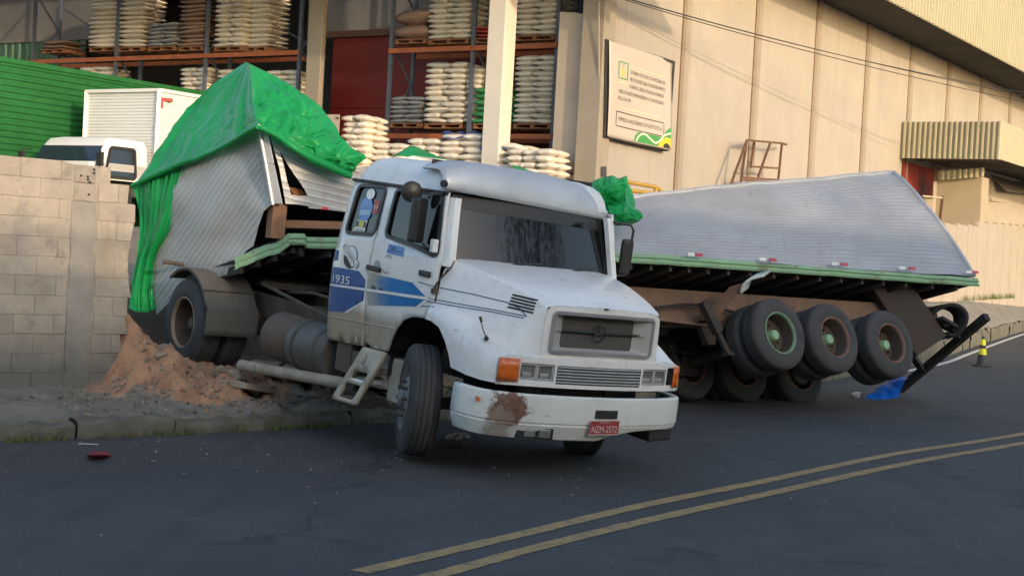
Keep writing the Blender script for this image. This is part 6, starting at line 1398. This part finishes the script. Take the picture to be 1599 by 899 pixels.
# ------------------------------------------------------------------ green tarpaulins
def tarpmat(nt, c, b):
    v = mapped(nt); n_ = fbm(nt, v, 4, 3, .5); 
    bn = N(nt, 'Bump', Strength=.35, Distance=.03); nt.links.new(math_(nt, 'MULTIPLY_ADD', fbm(nt, v, 16, 2), .2, n_), bn.inputs['Height']); nt.links.new(bn.outputs[0], b.inputs['Normal'])
    b.inputs['Transmission Weight'].default_value = 0
    b.inputs['Subsurface Weight'].default_value = 0
    return c
m_tarp = mat('green_tarpaulin', (.020, .37, .11), .34, col2=(.013, .29, .082), sc=1.5, hook=tarpmat, spec=.24)
_b = m_tarp.node_tree; _pb = _b.nodes['Principled BSDF']; _tr = N(_b, 'BsdfTranslucent'); _tr.inputs[0].default_value = (.03, .50, .13, 1); _mx = N(_b, 'MixShader'); _mx.inputs[0].default_value = .30
_b.links.new(_pb.outputs[0], _mx.inputs[1]); _b.links.new(_tr.outputs[0], _mx.inputs[2]); _b.links.new(_mx.outputs[0], _b.nodes['Material Output'].inputs[0])
def A(*p): return at(*p)
def wr(amp, s, st=(1, 1, 1)):
    return lambda a, b_, p: amp*(ridged(V(p.x*st[0], p.y*st[1], p.z*st[2]), s, 4)+.4*noise.noise(p*s*.7))
tarp = empty('tarpaulin', at(385, 250, 17.6), 'large bright green tarpaulin draped over the torn trailer front', 'tarpaulin'); B = tarp.location
# left slope: rows from the peak ridge down to the hem
L1 = [[A(384, 97, 18.0), A(386, 98, 17.8), A(388, 99, 17.7), A(389, 101, 17.6)],
      [A(330, 132, 18.3), A(355, 125, 18.0), A(378, 122, 17.7), A(393, 130, 17.3)],
      [A(290, 168, 18.6), A(320, 168, 18.2), A(362, 160, 17.6), A(394, 160, 17.05)],
      [A(248, 222, 18.6), A(290, 210, 18.15), A(350, 196, 17.45), A(398, 180, 16.75)],
      [A(207, 289, 18.5), A(262, 262, 18.05), A(332, 234, 17.42), A(404, 196, 16.62)]]
g = lin(L1, 140, 140)
fold = lambda x: 1-abs((x % 1)*2-1)
g = displace(g, lambda a, b_, p: min(1, a*2.2)*(.13*ridged(V(b_*2.3+.25*a, a*.35, 1.0), 1, 1)+.07*ridged(V(b_*5.5-.5*a, a*.8, 4.0), 1, 1)+.035*ridged(V(b_*8+a*5, a*6-b_*4, 7.0), 1, 2)*a)*min(1, (1-b_)*6+.15)*min(1, (1-a)*5+.3))
mb = MB(); mb.grid([[p-B for p in r] for r in g]); mb.build('left_slope', m_tarp, tarp, smooth=25)
# right slope, bunched
R1 = [[A(389, 101, 17.6), A(388, 99, 17.7), A(386, 98, 17.8), A(384, 97, 18.0)],
      [A(393, 130, 17.3), A(410, 125, 17.6), A(422, 121, 17.8), A(430, 119, 18.1)],
      [A(394, 160, 17.05), A(420, 158, 17.25), A(446, 150, 17.5), A(466, 143, 17.9)],
      [A(398, 180, 16.75), A(440, 186, 17.0), A(474, 176, 17.25), A(500, 168, 17.7)],
      [A(405, 197, 16.65), A(440, 213, 16.72), A(482, 212, 16.95), A(520, 192, 17.5)],
      [A(455, 224, 16.66), A(480, 237, 16.72), A(510, 232, 16.95), A(534, 216, 17.4)],
      [A(500, 252, 16.85), A(516, 256, 16.88), A(540, 246, 17.0), A(552, 232, 17.3)],
      [A(548, 272, 17.05), A(554, 266, 17.1), A(561, 257, 17.2), A(566, 246, 17.35)]]
g = lin(R1, 190, 140)
g = displace(g, lambda a, b_, p: -((.06+.24*a)*ridged(V(b_*1.9+1.2*a, a*1.6, 2.0), 1, 2)+(.03+.14*a)*ridged(V(b_*3.5-a*5, a*6+b_*2, 5.0), 1, 2))*min(1, b_*5+.25)*min(1, (1-b_)*4+.25)*min(1, a*4+.1))
mb = MB(); mb.grid([[p-B for p in r] for r in g]); mb.build('right_slope', m_tarp, tarp, smooth=25)
# hem rolls
hem = [A(207, 290, 18.47), A(262, 264, 18.0), A(332, 237, 17.38), A(403, 198, 16.58)]; hp = [catmull(hem, t/6) for t in range(19)]
mb = MB(); mb.tube([p-B+V(0, 0, .02*noise.noise(p*3)) for p in hp], [.03+.012*noise.noise(p*4) for p in hp], 8); mb.build('hem', m_tarp, tarp, smooth=60)
hem = [A(406, 198, 16.6), A(432, 211, 16.62), A(462, 232, 16.62), A(500, 254, 16.8), A(548, 274, 17.0)]; hp = [catmull(hem, t/6) for t in range(25)]
mb = MB(); mb.tube([p-B+V(0, 0, .02*noise.noise(p*3)) for p in hp], [.04+.02*noise.noise(p*4) for p in hp], 8); mb.build('hem', m_tarp, tarp, smooth=60)
# folds falling beside the wall
Dn = [[A(209, 287, 18.6), A(240, 272, 18.35), A(270, 261, 18.12), A(296, 250, 17.95)],
      [A(214, 325, 18.55), A(238, 316, 18.3), A(262, 306, 18.12), A(283, 298, 18.0)],
      [A(216, 365, 18.5), A(234, 362, 18.35), A(251, 358, 18.2), A(266, 352, 18.1)],
      [A(209, 410, 18.5), A(221, 410, 18.4), A(233, 406, 18.35), A(243, 400, 18.3)],
      [A(202, 455, 18.5), A(214, 458, 18.42), A(227, 456, 18.4), A(238, 450, 18.4)],
      [A(200, 478, 18.5), A(214, 487, 18.35), A(230, 486, 18.35), A(245, 482, 18.4)]]
g = loft(Dn, 130, 90)
g = displace(g, lambda a, b_, p: (.10*ridged(V(b_*2.6+.8*a, a*.7, 8.0), 1, 2)+.05*ridged(V(b_*7+1.5*a, a*1.2, 3.0), 1, 2)+.05*ridged(V(b_*3, a*5, 3.0), 1, 2)*smooth01((a-.8)*6)))
mb = MB(); mb.grid([[p-B for p in r] for r in g]); mb.build('hanging_fold', m_tarp, tarp, smooth=70)
# small peak and strip of tarpaulin on the middle of the trailer
pk = empty('tarpaulin_peak', A(645, 245, 18), 'small pointed piece of green tarpaulin showing above the truck cab roof', 'tarpaulin'); B = pk.location
g = loft([[A(606, 252, 17.55), A(622, 243, 17.6), A(650, 248, 17.6), A(700, 258, 17.75)], [A(612, 245, 17.9), A(638, 231, 17.9), A(660, 238, 17.95), A(704, 254, 18.1)], [A(620, 240, 18.3), A(641, 229, 18.4), A(664, 236, 18.4), A(706, 252, 18.5)]], 24, 40)
g = displace(g, wr(.035, 1.6)); mb = MB(); mb.grid([[p-B for p in r] for r in g]); mb.build('sheet', m_tarp, pk, smooth=70)
sp2 = empty('tarpaulin_strip', A(870, 290, 18.3), 'narrow green tarpaulin strip running from the cab roof to the bundle', 'tarpaulin'); B = sp2.location
ctl = [(800, 266, 17.95), (830, 277, 18.05), (860, 287, 18.1), (895, 297, 18.2), (930, 306, 18.35)]
g = loft([[A(u, v-9, Y+.5) for u, v, Y in ctl], [A(u, v-5, Y+.1) for u, v, Y in ctl], [A(u, v+10, Y-.12) for u, v, Y in ctl], [A(u, v+26, Y-.12) for u, v, Y in ctl]], 24, 50)
g = displace(g, wr(.03, 2.0)); mb = MB(); mb.grid([[p-B for p in r] for r in g]); mb.build('sheet', m_tarp, sp2, smooth=70)
# crumpled bundle on the trailer roof
bnd = empty('tarpaulin_bundle', A(957, 330, 18.6), 'crumpled bundle of green tarpaulin lying on the trailer side', 'tarpaulin'); B = bnd.location
def lump(name, cen, outline, Y0, depth, seed, amp):
    n_, m_ = 150, 60; rows = []
    P_ = [Vector((*p, 0)) for p in outline]; P_ = P_+P_[:1]
    C_ = Vector((*cen, 0))
    for i in range(n_+1):
        t = (len(P_)-1)*i/n_; k = int(min(t, len(P_)-2)); e = P_[k].lerp(P_[k+1], t-k); row = []
        for j in range(m_+1):
            r = j/m_; q = C_.lerp(e, r); Y = Y0-depth*math.sqrt(max(0, 1-r*r)); p = at(q.x, q.y, Y)
            w1 = V(q.x/26+seed, q.y/26, seed); wq = w1+V(noise.noise(w1*1.1), noise.noise(w1*1.1+V(7, 0, 0)), 0)*.7
            f = amp*(ridged(wq, .8, 2)+.45*ridged(wq+V(3, 1, 0), 2.1, 2)+.12*ridged(wq, 5, 2))*min(1, (1-r)*4+.35)
            row.append(p+V(0, -1, .15)*f-B)
        rows.append(row)
    mb = MB(); mb.grid(rows); return mb.build(name, m_tarp, bnd, smooth=40)
lump('back_fold', (950, 308), [(905, 303), (912, 292), (925, 284), (940, 276), (956, 274), (966, 279), (979, 274), (981, 286), (988, 300), (993, 318), (988, 334), (960, 338), (930, 332), (915, 318)], 19.0, .42, 1.7, .17)
lump('front_fold', (958, 334), [(918, 334), (930, 325), (950, 318), (968, 316), (985, 322), (1001, 331), (1005, 338), (998, 346), (984, 352), (962, 353), (942, 352), (927, 349)], 18.75, .35, 6.3, .13)
lump('left_fold', (930, 312), [(906, 302), (920, 293), (940, 298), (950, 310), (944, 322), (926, 326), (912, 316)], 18.75, .25, 9.9, .12)
# ------------------------------------------------------------------ small things on the road
m_cone = mat('cone_black', (.03, .03, .03), .6); m_cyel = mat('cone_yellow', (.75, .72, .02), .5, var=.05)
cb = atz(1533, 572, 0.0); cone = empty('traffic_cone', cb, 'black traffic cone with two yellow bands standing on the road', 'cone')
hh = .70; rr = lambda z: .135-.105*z/hh
mb = MB(); mb.hexa([V(x, y, z) for z in (.0, .035) for x, y in ((-.17, -.17), (.17, -.17), (.17, .17), (-.17, .17))]); mb.build('base', m_cone, cone, bevel=.01)
mb = MB(); mb.lathe([(rr(0)+.01, .036), (rr(.05), .06), (rr(hh), hh), (.0, hh)], (0, 0, 0), (0, 0, 1), 24); mb.build('body', m_cone, cone, smooth=40)
for z0, z1 in ((.28, .42), (.50, .64)):
    mb = MB(); mb.lathe([(rr(z0)+.004, z0), (rr(z1)+.004, z1)], (0, 0, 0), (0, 0, 1), 24); mb.build('yellow_band', m_cyel, cone, smooth=40)
bp0 = atz(1385, 615, .0); bs = empty('blue_sheet', bp0, 'crumpled blue plastic sheet on the road under the trailer tail', 'sheet')
g = loft([[A(1350, 621, 23.4), A(1375, 623, 23.4), A(1402, 621, 23.4)], [A(1364, 609, 23.6), A(1388, 608, 23.55), A(1408, 606, 23.5)], [A(1384, 597, 23.9), A(1402, 594, 23.8), A(1414, 594, 23.7)], [A(1400, 590, 24.3), A(1412, 587, 24.2), A(1418, 590, 24.1)]], 40, 40)
g = displace(g, wr(.05, 2.2)); mb = MB(); mb.grid([[p-bp0 for p in r] for r in g]); mb.build('sheet', mat('blue_plastic', (.008, .13, .62), .5, var=.15, sc=5, spec=.15), bs, smooth=60)
g = loft([[atz(1328, 618, .01), atz(1342, 620, .01)], [atz(1330, 614, .05), atz(1344, 614, .05)], [atz(1336, 611, .02), atz(1346, 612, .02)]], 16, 12)
g = displace(g, wr(.03, 4)); mb = MB(); mb.grid(g); tag(mb.build('plastic_scrap', mat('pale_plastic', (.45, .45, .42), .5), smooth=60), 'pale plastic scrap beside the blue sheet under the trailer', 'scrap')
rc = atz(153, 711, 0); g = loft([[atz(135, 713, .01), atz(150, 715, .005), atz(173, 713, .01)], [atz(138, 709, .05), atz(153, 709, .07), atz(172, 709, .03)], [atz(142, 705, .02), atz(155, 704, .03), atz(168, 706, .01)]], 26, 30)
g = displace(g, wr(.018, 9)); mb = MB(); mb.grid(g); tag(mb.build('red_rag', mat('red_cloth', (.22, .02, .025), .8, var=.3, sc=9), smooth=60), 'crumpled red rag lying on the road near the left kerb', 'rag')
g = loft([[atz(122, 693, .01), atz(153, 694, .01)], [atz(124, 692, .015), atz(154, 693, .015)]], 4, 10)
mb = MB(); mb.grid(g); tag(mb.build('white_strip', mat('white_scrap', (.42, .42, .40), .7), solid=.006), 'thin white strip of litter in the gutter by the left kerb', 'litter')
g = loft([[atz(690, 693, .01), atz(712, 696, .01), atz(735, 690, .01)], [atz(695, 683, .12), atz(715, 682, .16), atz(735, 681, .08)], [atz(702, 678, .02), atz(716, 676, .02), atz(730, 678, .02)]], 26, 30)
g = displace(g, wr(.04, 5)); mb = MB(); mb.grid(g); tag(mb.build('plastic_bag', mat('clear_plastic', (.30, .31, .31), .3, var=.3, sc=9), smooth=50), 'crumpled grey plastic bag behind the front right wheel', 'bag')
m_plant = mat('torn_leaves', (.05, .08, .025), .8, var=.4, sc=9)
mb = MB(); random.seed(77)
for k in range(700):
    s = random.gauss(6.0, .7); d = abs(random.gauss(.6, .5)); p = ground(s, min(d, 2)); 
    a = random.uniform(0, 6.3); r = random.uniform(.015, .05); u_ = V(math.cos(a), math.sin(a), random.uniform(-.5, .8))*r; w_ = V(-math.sin(a), math.cos(a), random.uniform(-.4, .4))*r*.5; q = p+V(0, 0, abs(random.gauss(.06, .07)))
    mb.add([q-u_, q+w_, q+u_, q-w_], [(0, 1, 2, 3)])
tag(mb.build('crushed_weeds', m_plant), 'crushed weeds and roots under the truck cab step', 'weeds', kind='stuff')

mb = MB(); random.seed(31)
for k in range(520):
    u_ = random.uniform(-6, 10); v_ = random.uniform(9, 24)
    if k < 260: u_, v_ = random.gauss(-1.5, 1.8), random.gauss(13.6, 1.0)
    p = V(u_, v_, .005); kk = (p-V(-4.57, 13.65, 0)).dot(V(-.699, .715, 0))
    if kk > -.15: continue
    r = random.uniform(.006, .022); mb.add([p+V(*[random.uniform(-1, 1) for _ in range(2)], random.uniform(0, .8))*r for _ in range(4)], [(0, 1, 2), (0, 2, 3), (0, 3, 1), (1, 3, 2)])
tag(mb.build('grit', m_chunk), 'pale grit and crumbs of concrete scattered on the road', 'grit', kind='stuff')
